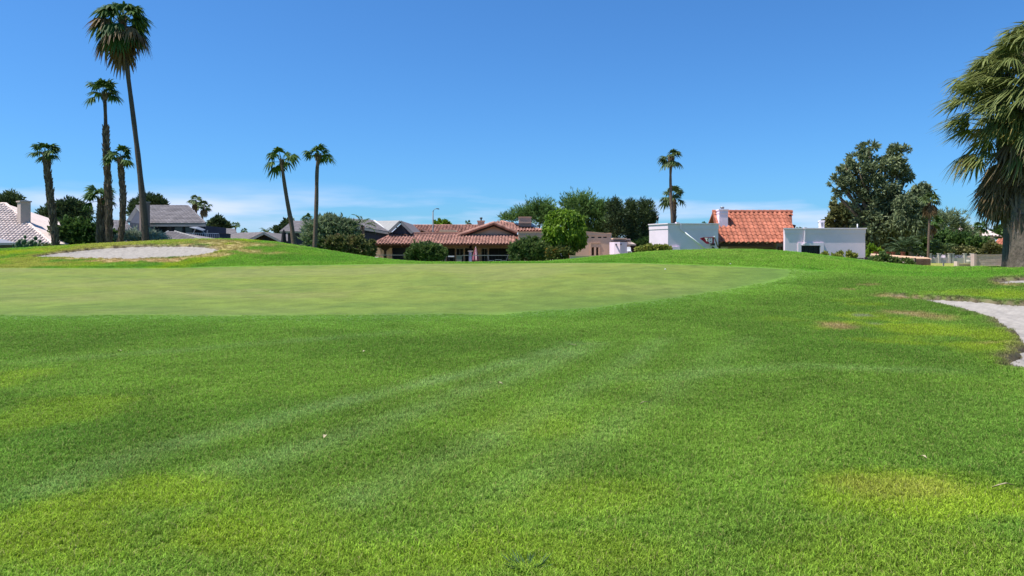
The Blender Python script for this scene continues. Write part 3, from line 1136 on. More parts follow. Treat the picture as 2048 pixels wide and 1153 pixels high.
def offset_foot(foot, d):
    """closed outline pushed outwards by d (foot runs anticlockwise seen from above)"""
    n = len(foot)
    A = sum(foot[i][0] * foot[(i + 1) % n][1] - foot[(i + 1) % n][0] * foot[i][1] for i in range(n))
    sg = 1 if A > 0 else -1
    out = []
    for i in range(n):
        p0, p1, p2 = (Vector(foot[(i + k) % n]) for k in (-1, 0, 1))
        e1, e2 = (p1 - p0).normalized(), (p2 - p1).normalized()
        n1, n2 = Vector((e1.y, -e1.x)) * sg, Vector((e2.y, -e2.x)) * sg
        b = (n1 + n2).normalized()
        out.append(tuple(p1 + b * d / max(.4, b.dot(n1))))
    return out


def xy(u, Y):
    return ((u - 1024) * Y / F, Y)


def zv(v, Y):
    return EYE + (HOR - v) * Y / F


def wall_open(x0, x1, y0, y1, z0, z1, holes):
    """wall along x with rectangular openings"""
    mb = MB()
    cuts = sorted({x0, x1, *[min(max(h[0], x0), x1) for h in holes], *[min(max(h[1], x0), x1) for h in holes]})
    for a, b in zip(cuts[:-1], cuts[1:]):
        if b - a < 1e-4:
            continue
        hs_ = sorted([h for h in holes if h[0] <= a + 1e-6 and h[1] >= b - 1e-6], key=lambda h: h[2])
        z = z0
        for h in hs_:
            if h[2] > z + 1e-4:
                mb.box(a, b, y0, y1, z, h[2])
            z = max(z, h[3])
        if z1 > z + 1e-4:
            mb.box(a, b, y0, y1, z, z1)
    return mb


def window(x0, x1, z0, z1, y, parent, cols=2, rows=1, frame=None, fw=.06, depth=.10, glass=None):
    """frame with bars and a pane set back in its opening"""
    mb = MB()
    f = fw
    mb.box(x0, x0 + f, y, y + depth, z0, z1)
    mb.box(x1 - f, x1, y, y + depth, z0, z1)
    mb.box(x0 + f, x1 - f, y, y + depth, z0, z0 + f)
    mb.box(x0 + f, x1 - f, y, y + depth, z1 - f, z1)
    for c in range(1, cols):
        x = x0 + (x1 - x0) * c / cols
        mb.box(x - f * .35, x + f * .35, y + .015, y + depth - .02, z0 + f, z1 - f)
    for r in range(1, rows):
        z = z0 + (z1 - z0) * r / rows
        mb.box(x0 + f, x1 - f, y + .02, y + depth - .03, z - f * .3, z + f * .3)
    w = mb.build('window', frame or M_IRON, parent)
    MB().box(x0 + f * .5, x1 - f * .5, y + depth * .7, y + depth * .9, z0 + f * .5, z1 - f * .5).build('pane', glass or M_GLASS, w)
    return w


def tile_frame(a, b, d):
    """axes of a roof plane: along the eave, up the slope, outwards"""
    e = (b - a).normalized()
    n = e.cross(d - a).normalized()
    if n.z < 0:
        n = -n
    s = n.cross(e).normalized()
    if s.dot(d - a) < 0:
        s = -s
    return e, s, n


def barrel(w, ln, r, lift=.03, lap=.06, seg=6):
    """one roll-and-pan clay tile, eave to the front: x along the eave, y up the slope, z outwards"""
    pr = []
    for i in range(seg + 1):
        th = math.pi * (1 - i / seg)
        pr.append((w * .32 + math.cos(th) * w * .32, math.sin(th) * r))
    pr += [(w * .70, -.012), (w * .88, -.018), (w * 1.0, -.006)]
    m = len(pr)
    V = [(x, -lap, z + lift) for x, z in pr] + [(x, ln, z) for x, z in pr] + [(x * .97 + .01 * w, -lap + .004, z + lift - .028) for x, z in pr]
    Q = [(i, i + 1, m + i + 1, m + i) for i in range(m - 1)] + [(2 * m + i, 2 * m + i + 1, i + 1, i) for i in range(m - 1)]
    return V, Q


def roof_tiles(a, b, c, d, w, ln, mat, parent, single, r=None, lift=.03, under=None, thick=.12):
    """roof plane a-b (eave) to d-c (top) in clay tiles; each tile an object if single, else joined into one part"""
    a, b, c, d = (Vector(q) for q in (a, b, c, d))
    e, s, n = tile_frame(a, b, d)
    roof = MB().ext([a, b, c, d], -n * thick).build('roof', under or M_PAN, parent)
    loc = lambda q: ((q - a).dot(e), (q - a).dot(s))
    quad = [loc(q) for q in (a, b, c, d)]
    S_ = max(quad[2][1], quad[3][1])
    rows = max(1, int(round(S_ / ln)))
    ln = S_ / rows
    V, Q = barrel(w, ln, r or w * .30, lift)
    me = bpy.data.meshes.new('tile')
    me.from_pydata(V, [], Q)
    me.materials.append(mat)
    R = Matrix((e, s, n)).transposed().to_4x4()
    rng = random.Random(5)
    VV, QQ = [], []
    for j in range(rows):
        y = ln * j
        f = (j + .5) / rows
        x0 = quad[0][0] + (quad[3][0] - quad[0][0]) * f
        x1_ = quad[1][0] + (quad[2][0] - quad[1][0]) * f
        k0, k1 = math.ceil(x0 / w - .2), math.floor(x1_ / w - .8)
        for k in range(k0, k1 + 1):
            base = a + e * (k * w + rng.uniform(-.006, .006)) + s * (y + rng.uniform(-.012, .012)) + n * (.012 + rng.uniform(0, .008))
            if single:
                o = piece('tile', me, base, roof)
                o.rotation_euler = (R.to_euler())
                o.rotation_euler.rotate_axis('Z', rng.uniform(-.012, .012))
            else:
                k_ = len(VV)
                VV += [tuple(base + R.to_3x3() @ Vector(v)) for v in V]
                QQ += [tuple(i + k_ for i in q) for q in Q]
    if not single:
        o = npmesh('tiles', np.array(VV), np.array(QQ), mat, roof)
        o['kind'] = 'stuff'
    return roof


def flat_roof(a, b, c, d, ln, mat, parent, name='roof', thick=.16, w=.33, under=None):
    """roof plane in flat overlapping tiles: courses stepped over one another, joints staggered"""
    a, b, c, d = (Vector(q) for q in (a, b, c, d))
    e, s, n = tile_frame(a, b, d)
    roof = MB().ext([a, b, c, d], -n * thick).build(name, under or M_FASCIA, parent)
    loc = lambda q: ((q - a).dot(e), (q - a).dot(s))
    q = [loc(p) for p in (a, b, c, d)]
    S_ = max(q[2][1], q[3][1])
    rows = max(1, int(round(S_ / ln)))
    ln = S_ / rows
    VV, QQ = [], []
    rng = random.Random(3)
    bil = lambda f, g: (a.lerp(b, g)).lerp(d.lerp(c, g), f)
    for j in range(rows):
        f0, f1 = j / rows - .04 / S_, (j + 1) / rows
        m = max(1, int((a.lerp(d, f0) - b.lerp(c, f0)).length / w))
        for k in range(m):
            g0, g1 = (k + .012) / m, (k + .988) / m
            h = .05 + rng.uniform(-.006, .012)
            k_ = len(VV)
            top = [bil(f0, g0) + n * h, bil(f0, g1) + n * h, bil(f1, g1) + n * .012, bil(f1, g0) + n * .012]
            VV += [tuple(t_) for t_ in top] + [tuple(top[0] - n * .04), tuple(top[1] - n * .04)]
            QQ += [(k_, k_ + 1, k_ + 2, k_ + 3), (k_ + 4, k_ + 5, k_ + 1, k_)]
    o = npmesh('tiles', np.array(VV), np.array(QQ), mat, roof)
    o['kind'] = 'stuff'
    return roof


def ridge(a, b, r, mat, parent, name='ridge_tiles', n=None):
    """half round cover tiles along a ridge, hip or gable edge"""
    a, b = Vector(a), Vector(b)
    L = (b - a).length
    n = n or max(2, int(L / .4))
    mb = MB()
    for i in range(n):
        p, q = a.lerp(b, i / n), a.lerp(b, (i + 1.12) / n)
        mb.tube([p, q], [r * 1.12, r * .92], 8)
    o = mb.build(name, mat, parent)
    o['kind'] = 'stuff'
    return o


def rail(a, b, h, gap, parent, mat, bar=.02, top=.04, mid=None):
    """iron railing: top and bottom rail and each baluster"""
    a, b = Vector(a), Vector(b)
    MB().beam(a + Vector((0, 0, h)), b + Vector((0, 0, h)), top, top).build('top_rail', mat, parent)
    MB().beam(a + Vector((0, 0, .1)), b + Vector((0, 0, .1)), top * .8, top * .8).build('bottom_rail', mat, parent)
    n = max(2, int((b - a).length / gap))
    me = bpy.data.meshes.new('baluster')
    bb = MB().box(-bar / 2, bar / 2, -bar / 2, bar / 2, .1, h)
    me.from_pydata(bb.v, [], bb.f)
    me.materials.append(mat)
    for i in range(n + 1):
        piece('baluster', me, a.lerp(b, i / n), parent)


# ---------------------------------------------------------------- white house with the red tiled roof (right)
def build_white_house():
    h = thing('white_house', 'white flat-walled stucco house with a bright red tiled roof and a white chimney', 'house', (*xy(1500, 54), .6))
    # left block with an angled corner
    footL = [xy(1298.5, 53.6), xy(1336, 52.0), xy(1436.5, 52.45), (xy(1436.5, 52.45)[0], 54.9), (xy(1300, 54.9)[0] + .3, 56.0)]
    zt = zv(449, 52.2)
    MB().prism(footL, -.2, zt).build('wall', M_WHITE, h)
    MB().prism(offset_foot(footL, .03), zv(458.5, 52.2), zt - .02).build('parapet', M_WHITE, h)
    MB().prism(offset_foot(footL, .085), zt, zt + .07).build('coping', M_WHITE_D, h)
    # shadow/chamfer edge of the wall shaped as a raised joint, then a pale tube
    y = 52.25
    MB().beam(P(1361, 449, 52.05), P(1361.5, 459, 52.05), .09, .08).build('wall_joint', M_WHITE, h)
    MB().beam(P(1361.5, 459, 52.14), P(1371, 466, 52.18), .16, .12).build('shadow_edge_bend', M_WHITE, h)
    MB().tube([P(1370, 465.4, 52.13), P(1412, 499.5, 52.31)], [.055, .055], 8).build('shadow_edge_tube', M_WPAINT, h, True)
    MB().box(*sorted((xy(1352.5, 52)[0], xy(1358.5, 52)[0])), 51.9, 52.4, zt + .02, zt + .14).build('roof_spout', M_WHITE_D, h)
    x0 = xy(1338, 51.95)[0]
    MB().box(x0, xy(1360, 51.95)[0], 51.95, 52.2, -.1, zv(494, 52)).build('plinth', M_WHITE, h)
    # right block with the window
    xa, xb, y0, y1 = xy(1570, 51)[0], xy(1730.5, 51)[0], 51.0, 58.0
    zt2 = zv(458.5, 51)
    wx0, wx1, wz0, wz1 = xy(1602, 51)[0], xy(1640.5, 51)[0], zv(513.5, 51), zv(491.5, 51)
    wall_open(xa, xb, y0, y0 + .3, -.2, zt2, [(wx0, wx1, wz0, wz1)]).build('wall', M_WHITE, h)
    xs_ = lambda yy: xa + .41 * (yy - y0)
    mb = MB().prism([(xs_(y0 + .3), y0 + .3), (xs_(y0 + .3) + .3, y0 + .3), (xs_(y1) + .3, y1), (xs_(y1), y1)], -.2, zt2).box(xb - .3, xb, y0 + .3, y1, -.2, zt2).box(xs_(y1) + .3, xb - .3, y1 - .3, y1, -.2, zt2)
    mb.prism([(xs_(y0 + .3) + .3, y0 + .3), (xb - .3, y0 + .3), (xb - .3, y1 - .3), (xs_(y1 - .3) + .3, y1 - .3)], zt2 - .5, zt2 - .3).box(xs_(y0 + 1.7) + .3, xb - .3, y0 + 1.6, y0 + 1.7, -.2, zt2 - .5)
    mb.build('block', M_WHITE, h)
    foot2 = [(xa, y0), (xb, y0), (xb, y1), (xs_(y1), y1)]
    MB().prism(offset_foot(foot2, .03), zv(467.5, 51), zt2 - .02).build('parapet', M_WHITE, h)
    MB().prism(offset_foot(foot2, .09), zt2, zt2 + .07).build('coping', M_WHITE_D, h)
    # raised surround of the window
    sx0, sx1, sz1 = xy(1595.5, 51)[0], xy(1647, 51)[0], zv(486, 51)
    MB().box(sx0, wx0, y0 - .06, y0, -.1, sz1).box(wx1, sx1, y0 - .06, y0, -.1, sz1).box(wx0, wx1, y0 - .06, y0, wz1, sz1).build('window_surround', M_WHITE_D, h)
    window(wx0, wx1, wz0, wz1, y0 + .12, h, 4, 2, M_IRON)
    dx = xy(1608.5, 51)[0]
    dsp = MB()
    dsp.beam((dx + .02, y0 - .09, zv(458, 51)), (dx - .03, y0 - .09, zv(484, 51)), .07, .07)
    dsp.beam((dx - .03, y0 - .09, zv(484, 51)), (dx - .03, y0 - .12, zv(488, 51)), .07, .07)
    dsp.beam((dx - .03, y0 - .12, zv(488, 51)), (dx - .20, y0 - .12, zv(491, 51)), .07, .07)
    dsp.box(dx - .06, dx + .12, y0 - .16, y0 - .05, zv(459, 51), zv(455.2, 51))
    dsp.build('downspout', M_WHITE_D, h)
    vx = xy(1643.5, 55)[0]
    vb = MB().box(vx - .15, vx + .15, 54.9, 55.2, zt2 - .4, zv(443.5, 55)).box(vx - .19, vx + .19, 54.86, 55.24, zv(443.5, 55), zv(441.5, 55))
    vent = vb.build('roof_vent', M_WPAINT, h)
    MB().box(vx - .08, vx + .08, 54.88, 54.9, zv(454, 55), zv(446, 55)).build('louvre', M_METAL, vent)
    MB().tube([(xy(1715, 55)[0], 55, zt2 - .4), (xy(1715, 55)[0], 55, zv(448.5, 55))], [.06, .06], 8).build('vent_pipe', M_METAL, h, True)
    # roof, tile by tile
    ye, yr = 53.0, 55.5
    a = P(1434.5, 484.5, ye)
    b = Vector((P(1586, 484.5, ye).x, ye, a.z))
    d = Vector((P(1424.5, 424, yr).x, yr, zv(424.3, yr)))
    c = Vector((P(1583.5, 424, yr).x, yr, zv(424.3, yr)))
    d.x, c.x = a.x - .02, b.x + .02
    c.x = P(1583.5, 424, yr).x
    a2 = a.copy()
    d.x = P(1425, 424, yr).x
    roof = roof_tiles(a2, b, c, d, .348, .37, M_TILE_RED, h, True, .075, .035)
    ridge(d + Vector((0, 0, .02)), c + Vector((0, 0, .02)), .13, M_TILE_RED, roof)
    # far slope, gable ends and body
    back = [d, c, Vector((c.x, yr + 3.6, a.z)), Vector((d.x, yr + 3.6, a.z))]
    MB().ext(back, (0, 0, -.12)).build('roof_back', M_TILE_RED, h)
    MB().ext([(c.x - .35, ye + 1.6, .3), (c.x - .35, yr + 3.2, .3), (c.x - .35, yr + 3.2, a.z + .2), (c.x - .35, yr, c.z - .25), (c.x - .35, ye + 1.6, a.z + 1.0)], (-.2, 0, 0)).build('gable_wall', M_WHITE, h)
    MB().beam((c.x - .3, yr, c.z - 1.0), (c.x + .22, yr - .1, c.z - 1.15), .14, .3).build('gable_beam', M_BROWN, h)
    # chimney
    cy, cx0, cx1 = 54.2, xy(1438.5, 54.2)[0], xy(1456, 54.2)[0]
    ch = MB().box(cx0, cx1, cy, cy + .7, 2.2, zv(421, cy)).build('chimney', M_WHITE, h)
    MB().box(cx0 - .05, cx1 + .05, cy - .05, cy + .75, zv(421, cy), zv(418.5, cy)).build('chimney_cap', M_WHITE_D, ch)
    MB().box(cx0 - .03, cx1 + .03, cy - .03, cy + .73, zv(427, cy), zv(425.8, cy)).build('chimney_band', M_WHITE_D, ch)
    fx = (cx0 + cx1) / 2
    MB().tube([(fx, cy + .35, zv(419, cy)), (fx, cy + .35, zv(415, cy))], [.12, .12], 10).tube([(fx, cy + .35, zv(415, cy)), (fx, cy + .35, zv(413.6, cy))], [.17, .15], 10).build('flue', M_METAL, ch, True)
    # shaded patio under the eave
    xL, xR = xy(1437, 52.4)[0] + .05, xa - .02
    MB().box(xL, xR, 53.05, 53.3, zv(493.5, 53), zv(488, 53)).build('header_beam', M_BROWN, h)
    for i in range(12):
        x = xL + .2 + (xR - xL - .4) * i / 11
        MB().box(x - .05, x + .05, 52.86, 53.9, zv(487.6, 53), zv(484.8, 53)).build('rafter_tail', M_BROWN if i % 2 else M_TIMBER, h)
    for u in (1438.5, 1560, 1567):
        x = xy(u, 53.1)[0]
        MB().box(x - .09, x + .09, 53.1, 53.3, -.2, zv(493.5, 53)).build('post', M_BROWN, h)
    wall_open(xL, xR + 2.4, 57.2, 57.4, -.2, 3.4, [(xL + 1.0, xL + 2.4, 0, 2.2), (xL + 3.0, xR - .6, .9, 2.2)]).build('patio_wall', M_TAN, h)
    MB().box(xL, xR + 2.4, 57.45, 57.5, -.2, 3.3).build('dark_sheet', M_DARK, h)  # near-black sheet behind the openings, the unlit inside put into its colour
    lx = xy(1425, 52.2)[0]
    lamp = MB().box(lx - .12, lx + .12, 51.98, 52.3, zv(491.5, 52), zv(487, 52)).build('wall_lamp', M_IRON, h)
    MB().tube([(lx + .02, 51.95, zv(497, 52)), (lx + .02, 52.25, zv(495, 52))], [.07, .07], 8).build('hose_bib', M_IRON, h)


build_white_house()


# ---------------------------------------------------------------- long tan house with the rose tiled patio (centre)
def build_patio_house():
    h = thing('patio_house', 'long tan house with a rose tiled patio roof on timber posts and a low gable', 'house', (*xy(900, 70), .3))
    ye, yt = 68.0, 71.5
    a, b = P(744.5, 488.5, ye), P(1036, 488.5, ye)
    b.z = a.z
    c, d = P(1036, 470, yt), P(783, 470, yt)
    roof_tiles(a, b, c, d, .30, .40, M_TILE_ROSE, h, False, .075, .035)
    ridge(a, d, .12, M_TILE_ROSE, h, 'hip_tiles')
    # hip end falling to the left
    e = Vector((a.x, 75.5, a.z))
    MB().ext([a, d, Vector((d.x, 75.5, d.z)), e], (0, 0, -.1)).build('roof_side', M_TILE_ROSE, h)
    # salmon parapet over the patio roof
    xp0, xp1 = xy(781, 71.6)[0], xy(1000, 71.6)[0]
    MB().box(xp0, xp1, 71.55, 72.0, 3.3, zv(466, 71.55)).build('parapet', M_SALMON, h)
    MB().box(xp0 - .06, xp1, 71.5, 72.06, zv(466, 71.55), zv(464.8, 71.55)).build('coping', M_SALMON, h)
    # body of the house, the long wall with its openings
    yw = 71.7
    U = lambda u: xy(u, yw)[0]
    zf = .15
    zo = zv(497, yw)
    holes = [(U(806), U(842), .9, zo), (U(850), U(876), zf, zo), (U(894), U(910), zf, zo), (U(912), U(927), .8, zo), (U(930), U(946), zf, zo), (U(963), U(975), zf, zo), (U(978), U(1016), zf, zo)]
    wall_open(U(788), U(1036), yw, yw + .25, -.1, 3.3, holes).build('wall', M_TAN, h)
    for k, hl in enumerate(holes):
        window(*hl, yw + .08, h, 2, 2 if k == 5 else 1, [M_IRON, M_BROWN, M_IRON, M_FASCIA, M_IRON, M_FASCIA, M_IRON][k], .06, .1, M_DARK)
    MB().box(U(788), U(1036), 72.3, 79, -.1, 3.6).build('body', M_TAN, h)
    wall_open(xy(748, 70.8)[0], xy(784, 70.8)[0], 70.8, 71.0, -.1, 2.6, [(xy(761.5, 70.8)[0], xy(762.5, 70.8)[0], 0, 2.6)]).build('side_wall', M_TAN, h)
    # timber: header beam, rafter tails, posts
    MB().box(xy(880, 68.9)[0], xy(1028, 68.9)[0], 68.8, 69.1, zv(496.5, 68.9), zv(491.2, 68.9)).build('header_beam', M_TIMBER, h)
    MB().box(xy(748, 68.9)[0], xy(880, 68.9)[0] - .003, 68.8, 69.1, zv(496, 68.9), zv(491.5, 68.9)).build('header_beam', M_BROWN, h)
    for i in range(13):
        x = a.x + .6 + (b.x - a.x - 1.0) * i / 12
        MB().box(x - .06, x + .06, 68.2, 70.8, 2.62, 2.74).build('rafter_tail', M_TIMBER, h)
    x = xy(770.5, 69)[0]
    MB().box(x - .1, x + .1, 68.85, 69.05, -.2, zv(502, 69)).build('post', M_BROWN, h)
    MB().ext([P(770.5, 504, 68.9), P(783, 493, 68.9), P(783, 490, 68.9), P(756, 490, 68.9), P(756, 493, 68.9)], (0, .16, 0)).build('post_bracket', M_BROWN, h)
    x = xy(941, 68.9)[0]
    col = MB().tube([(x, 68.95, -.2), (x, 68.95, zv(504.5, 68.9))], [.17, .15], 12).build('column', M_WHITE_D, h, True)
    MB().tube([(x, 68.95, zv(504.5, 68.9)), (x, 68.95, zv(502.8, 68.9)), (x, 68.95, zv(501.6, 68.9))], [.16, .27, .27], 12).build('capital', M_WHITE_D, col)
    MB().box(x - .13, x + .13, 68.8, 69.1, zv(501.6, 68.9), zv(491, 68.9)).build('post_head', M_BROWN, h)
    # small front gable
    yg = 70.9
    A, Lf, Rt = P(987.5, 446.5, yg), P(917.5, 471, yg), P(1034, 466, yg)
    MB().ext([P(925, 472, yg + .5), P(1034, 472, yg + .5), P(1033, 468, yg + .5), P(987.5, 449, yg + .5)], (0, .3, 0)).build('gable_wall', M_SALMON, h)
    for p, q, nm in ((Lf, A, 'gable_roof'), (A, Rt, 'gable_roof')):
        MB().ext([p, q, q + Vector((0, 9, 0)), p + Vector((0, 9, 0))], (0, 0, -.14)).build(nm, M_TILE_ROSE, h)
        ridge(p + Vector((0, -.05, .02)), q + Vector((0, -.05, .02)), .15, M_TILE_ROSE, h, 'verge_tiles')
        MB().beam(p + Vector((0, .12, -.22)), q + Vector((0, .12, -.22)), .1, .2).build('barge_board', M_BROWN, h)
    # main hip roof behind the gable
    ra, rb, rc, rd = P(992, 462, 72.2), P(1091, 462, 72.2), P(1003, 443.5, 77), P(990, 443.5, 77)
    rb.z = ra.z
    rf = roof_tiles(ra, rb, rc, rd, .30, .40, M_TILE_ROSE, h, False, .075, .035)
    ridge(rb, rc, .12, M_TILE_ROSE, rf, 'hip_tiles')
    MB().ext([rb, rc, Vector((rb.x, 84, rb.z))], (0, 0, -.1)).build('roof_side', M_TILE_ROSE, h)
    for (u0, u1) in ((1036, 1050), (1052, 1066)):
        f = lambda u, v: P(u, v, 72.2 + (462 - v) / 18.5 * 4.8) + Vector((0, -.12, .17))
        MB().ext([f(u0 + 6, 458), f(u1 + 8, 458), f(u1 - 4, 451), f(u0 - 8, 451)], (0, 0, .05)).build('solar_panel', M_GLASS, h)
    yc = 75.0
    ch = MB().box(xy(1037.5, yc)[0], xy(1062.5, yc)[0], yc, yc + 1.0, 3.5, zv(435.5, yc)).build('chimney', M_SALMON, h)
    MB().box(xy(1036.8, yc)[0], xy(1063.2, yc)[0], yc - .04, yc + 1.04, zv(435.5, yc), zv(434, yc)).build('chimney_cap', M_SALMON, ch)
    # tan wing on the right
    yb = 68.6
    x0, x1 = xy(1036.5, yb)[0], xy(1090, yb)[0]
    MB().box(x0, x1, yb, yb + 7, -.2, zv(465.5, yb)).build('wing', M_TAN, h)
    MB().box(x0 - .05, x1 + .05, yb - .05, yb + .3, zv(465.5, yb), zv(463.8, yb)).build('wing_coping', M_TAN, h)
    MB().box(x0 - .02, x1 + .02, yb - .025, yb, zv(470.5, yb), zv(469.5, yb)).build('wing_band', M_TAN, h)


build_patio_house()


# ---------------------------------------------------------------- tan block house with slot windows, and its pale court wall
def build_tan_block():
    h = thing('flat_roof_house', 'plain tan flat-roofed house with four small slot windows beside the round tree', 'house', (*xy(1195, 72), .3))
    y0 = 72.0
    x0, x1 = xy(1150, y0)[0], xy(1222, y0)[0]
    U = lambda u: xy(u, y0)[0]
    zt = zv(466.5, y0)
    holes = [(U(u) - .17, U(u) + .17, zv(476.4, y0), zv(474, y0)) for u in (1174.5, 1186, 1199.5, 1210)] + [(U(1183.5), U(1188), .2, zv(495, y0)), (U(1192.5), U(1196.5), .2, zv(495, y0))]
    wall_open(x0, x1, y0, y0 + .3, -.2, zt, holes).build('wall', M_TAN, h)
    MB().box(x0, x1, y0 + .6, y0 + 7, -.2, zt - .05).build('body', M_TAN, h)
    for hl in holes[:4]:
        MB().box(hl[0], hl[1], y0 + .22, y0 + .27, hl[2], hl[3]).build('window', M_GLASS, h)
    for hl in holes[4:]:
        MB().box(hl[0], hl[1], y0 + .18, y0 + .25, hl[2], hl[3]).build('door', M_BROWN, h)
    # sloping parapet
    MB().ext([(x0, y0 - .06, zv(470, y0)), (x1 + .04, y0 - .06, zv(472.4, y0)), (x1 + .04, y0 - .06, zv(468.6, y0)), (x0, y0 - .06, zv(462.5, y0))], (0, .3, 0)).build('parapet', M_TAN, h)
    MB().ext([(x0, y0 - .1, zv(462.5, y0)), (x1 + .08, y0 - .1, zv(468.6, y0)), (x1 + .08, y0 - .1, zv(467.6, y0)), (x0, y0 - .1, zv(461.5, y0))], (0, .4, 0)).build('coping', M_TAN, h)
    for u, w, v0, v1 in ((1181, .1, 512, 487), (1190, .14, 512, 495), (1198.5, .1, 512, 495)):
        MB().box(U(u) - w / 2, U(u) + w / 2, y0 - .08, y0, .0, zv(v1, y0)).build('pilaster', M_TAN, h)
    MB().box(U(1180), U(1200), y0 - .08, y0, zv(487, y0), zv(485.6, y0)).build('lintel', M_TAN, h)
    w = thing('court_wall', 'pale curved stucco court wall between the tan block house and the pines', 'wall', (*xy(1240, 70), .3))
    pts = [xy(1219, 70.6), xy(1228, 69.7), xy(1240, 69.3), xy(1250, 69.6), xy(1254, 70.6), xy(1253, 71.0), xy(1240, 69.9), xy(1220, 71.2)]
    MB().prism(pts, -.2, zv(484.5, 69.6)).build('wall', M_WHITE, w)
    for u in (1232.5, 1242):
        MB().box(xy(u, 69.3)[0] - .05, xy(u, 69.3)[0] + .05, 69.25, 69.6, zv(490.5, 69.4), zv(488, 69.4)).build('drain_slot', M_DARK, w)
    g = thing('garage_house', 'small rose-brown flat-roofed house behind the curved court wall', 'house', (*xy(1245, 80), .3))
    y1 = 78.0
    MB().box(xy(1222, y1)[0], xy(1252, y1)[0], y1, y1 + 6, -.2, zv(479, y1)).build('wall', M_PINKWALL, g)
    MB().box(xy(1226, y1)[0], xy(1253, y1)[0], y1 - .2, y1 + 6, zv(479, y1), zv(476.5, y1)).build('parapet', M_TAN, g)
    MB().box(xy(1222, y1)[0], xy(1252.5, y1)[0], y1 - .35, y1, zv(484.2, y1), zv(482.8, y1)).build('dark_band', M_BROWN, g)
    MB().box(xy(1252.3, y1 + 1)[0], xy(1264, y1)[0], y1 + 1, y1 + 5, -.2, zv(477.5, y1)).build('tower', M_PINKWALL, g)
    MB().box(xy(1254, y1)[0], xy(1263, y1)[0], y1 + .9, y1 + 1, zv(482, y1), zv(480.5, y1)).build('window', M_DARK, g)
    MB().ext([P(1250, 486, y1 - .5), P(1272, 489, y1 - .5), P(1272, 491.2, y1 - .5), P(1250, 491, y1 - .5)], (0, 3, .3)).build('porch_roof', M_PINKWALL, g)
    MB().box(xy(1270, y1)[0] - .06, xy(1270, y1)[0] + .06, y1 - .3, y1 - .15, -.2, zv(490, y1)).build('porch_post', M_BROWN, g)
    MB().box(xy(1252.5, y1)[0], xy(1276, y1)[0], y1 + 2.4, y1 + 2.5, -.2, zv(491, y1)).build('porch_back', M_BROWN, g)
    k = thing('garden_wall', 'low rose block wall in front of the tan block house', 'wall', (*xy(1180, 62), .3))
    MB().box(xy(1140, 60)[0], xy(1200, 60)[0], 60, 60.2, -.3, zv(513, 60)).build('wall', M_PINKWALL, k)
    MB().box(xy(1139, 60)[0], xy(1200.5, 60)[0], 59.95, 60.25, zv(513, 60), zv(511.5, 60)).build('coping', M_TAN, k)


build_tan_block()


# ---------------------------------------------------------------- house with the pale pink tiled roof (left edge)
def build_pink_house():
    h = thing('pink_tile_house', 'house with a big pale pink tiled roof and a square chimney at the picture edge', 'house', (*xy(-20, 60), .8))
    ye = 57.0
    a, b = P(-150, 487.5, ye), P(104, 487.5, ye)
    b.z = a.z
    c, d = P(12, 408, 63), P(-150, 408, 63)
    c.z = d.z
    rf = roof_tiles(a, b, c, d, .30, .36, M_TILE_PALE, h, False, .085, .045, M_PANPALE)
    ridge(b, c, .11, M_TILE_PALE, rf, 'hip_tiles')
    ridge(d, c, .11, M_TILE_PALE, rf, 'ridge_tiles')
    MB().ext([b, c, Vector((b.x, 69, b.z))], (0, 0, -.12)).build('roof_side', M_TILE_PALE, h)
    MB().box(a.x, b.x - .6, ye + .5, 69, -.2, a.z - .1).build('wall', M_PINKWALL, h)
    # chimney turned a little to the left
    yc = 60.0
    cc = Vector(xy(47.5, yc))
    foot = [tuple(cc + Vector(q)) for q in ((-.56, .05), (.02, -.42), (.58, -.02), (.02, .5))]
    ch = MB().prism([(x, y) for x, y in foot], 2.0, zv(405, yc)).build('chimney', M_PINKWALL, h)
    MB().prism(offset_foot(foot, .07), zv(405, yc), zv(402.5, yc)).build('chimney_cap', M_PINKWALL, ch)
    MB().box(cc.x - .2, cc.x + .2, yc - .1, yc + .3, zv(402.5, yc), zv(401, yc)).build('flue', M_METAL, ch)
    # flat pale cover over the patio
    yp = 54.5
    MB().ext([P(-60, 479, yp + 3), P(4, 478, yp + 3), P(31, 486, yp), P(-60, 486, yp)], (0, 0, -.1)).build('patio_cover', M_METAL, h)
    MB().ext([P(-60, 486, yp - .02), P(32, 486, yp - .02), P(29, 490.5, yp - .02), P(-60, 490.5, yp - .02)], (0, .06, 0)).build('fascia', M_FASCIA, h)
    for u in (-40, 24):
        MB().box(xy(u, yp)[0] - .06, xy(u, yp)[0] + .06, yp + .1, yp + .22, 0, zv(488, yp)).build('post', M_FASCIA, h)
    n = thing('low_shed_roof_house', 'low grey-roofed house showing below the chimney of the pink tiled house', 'house', (*xy(90, 75), .6))
    flat_roof(P(60, 487, 72), P(115, 487, 72), P(104, 463, 76), P(60, 463, 76), .36, M_TILE_GREY, n)
    MB().box(xy(60, 72.6)[0], xy(112, 72.6)[0], 72.6, 78, 0, zv(488, 72)).build('wall', M_GREYWALL, n)


build_pink_house()


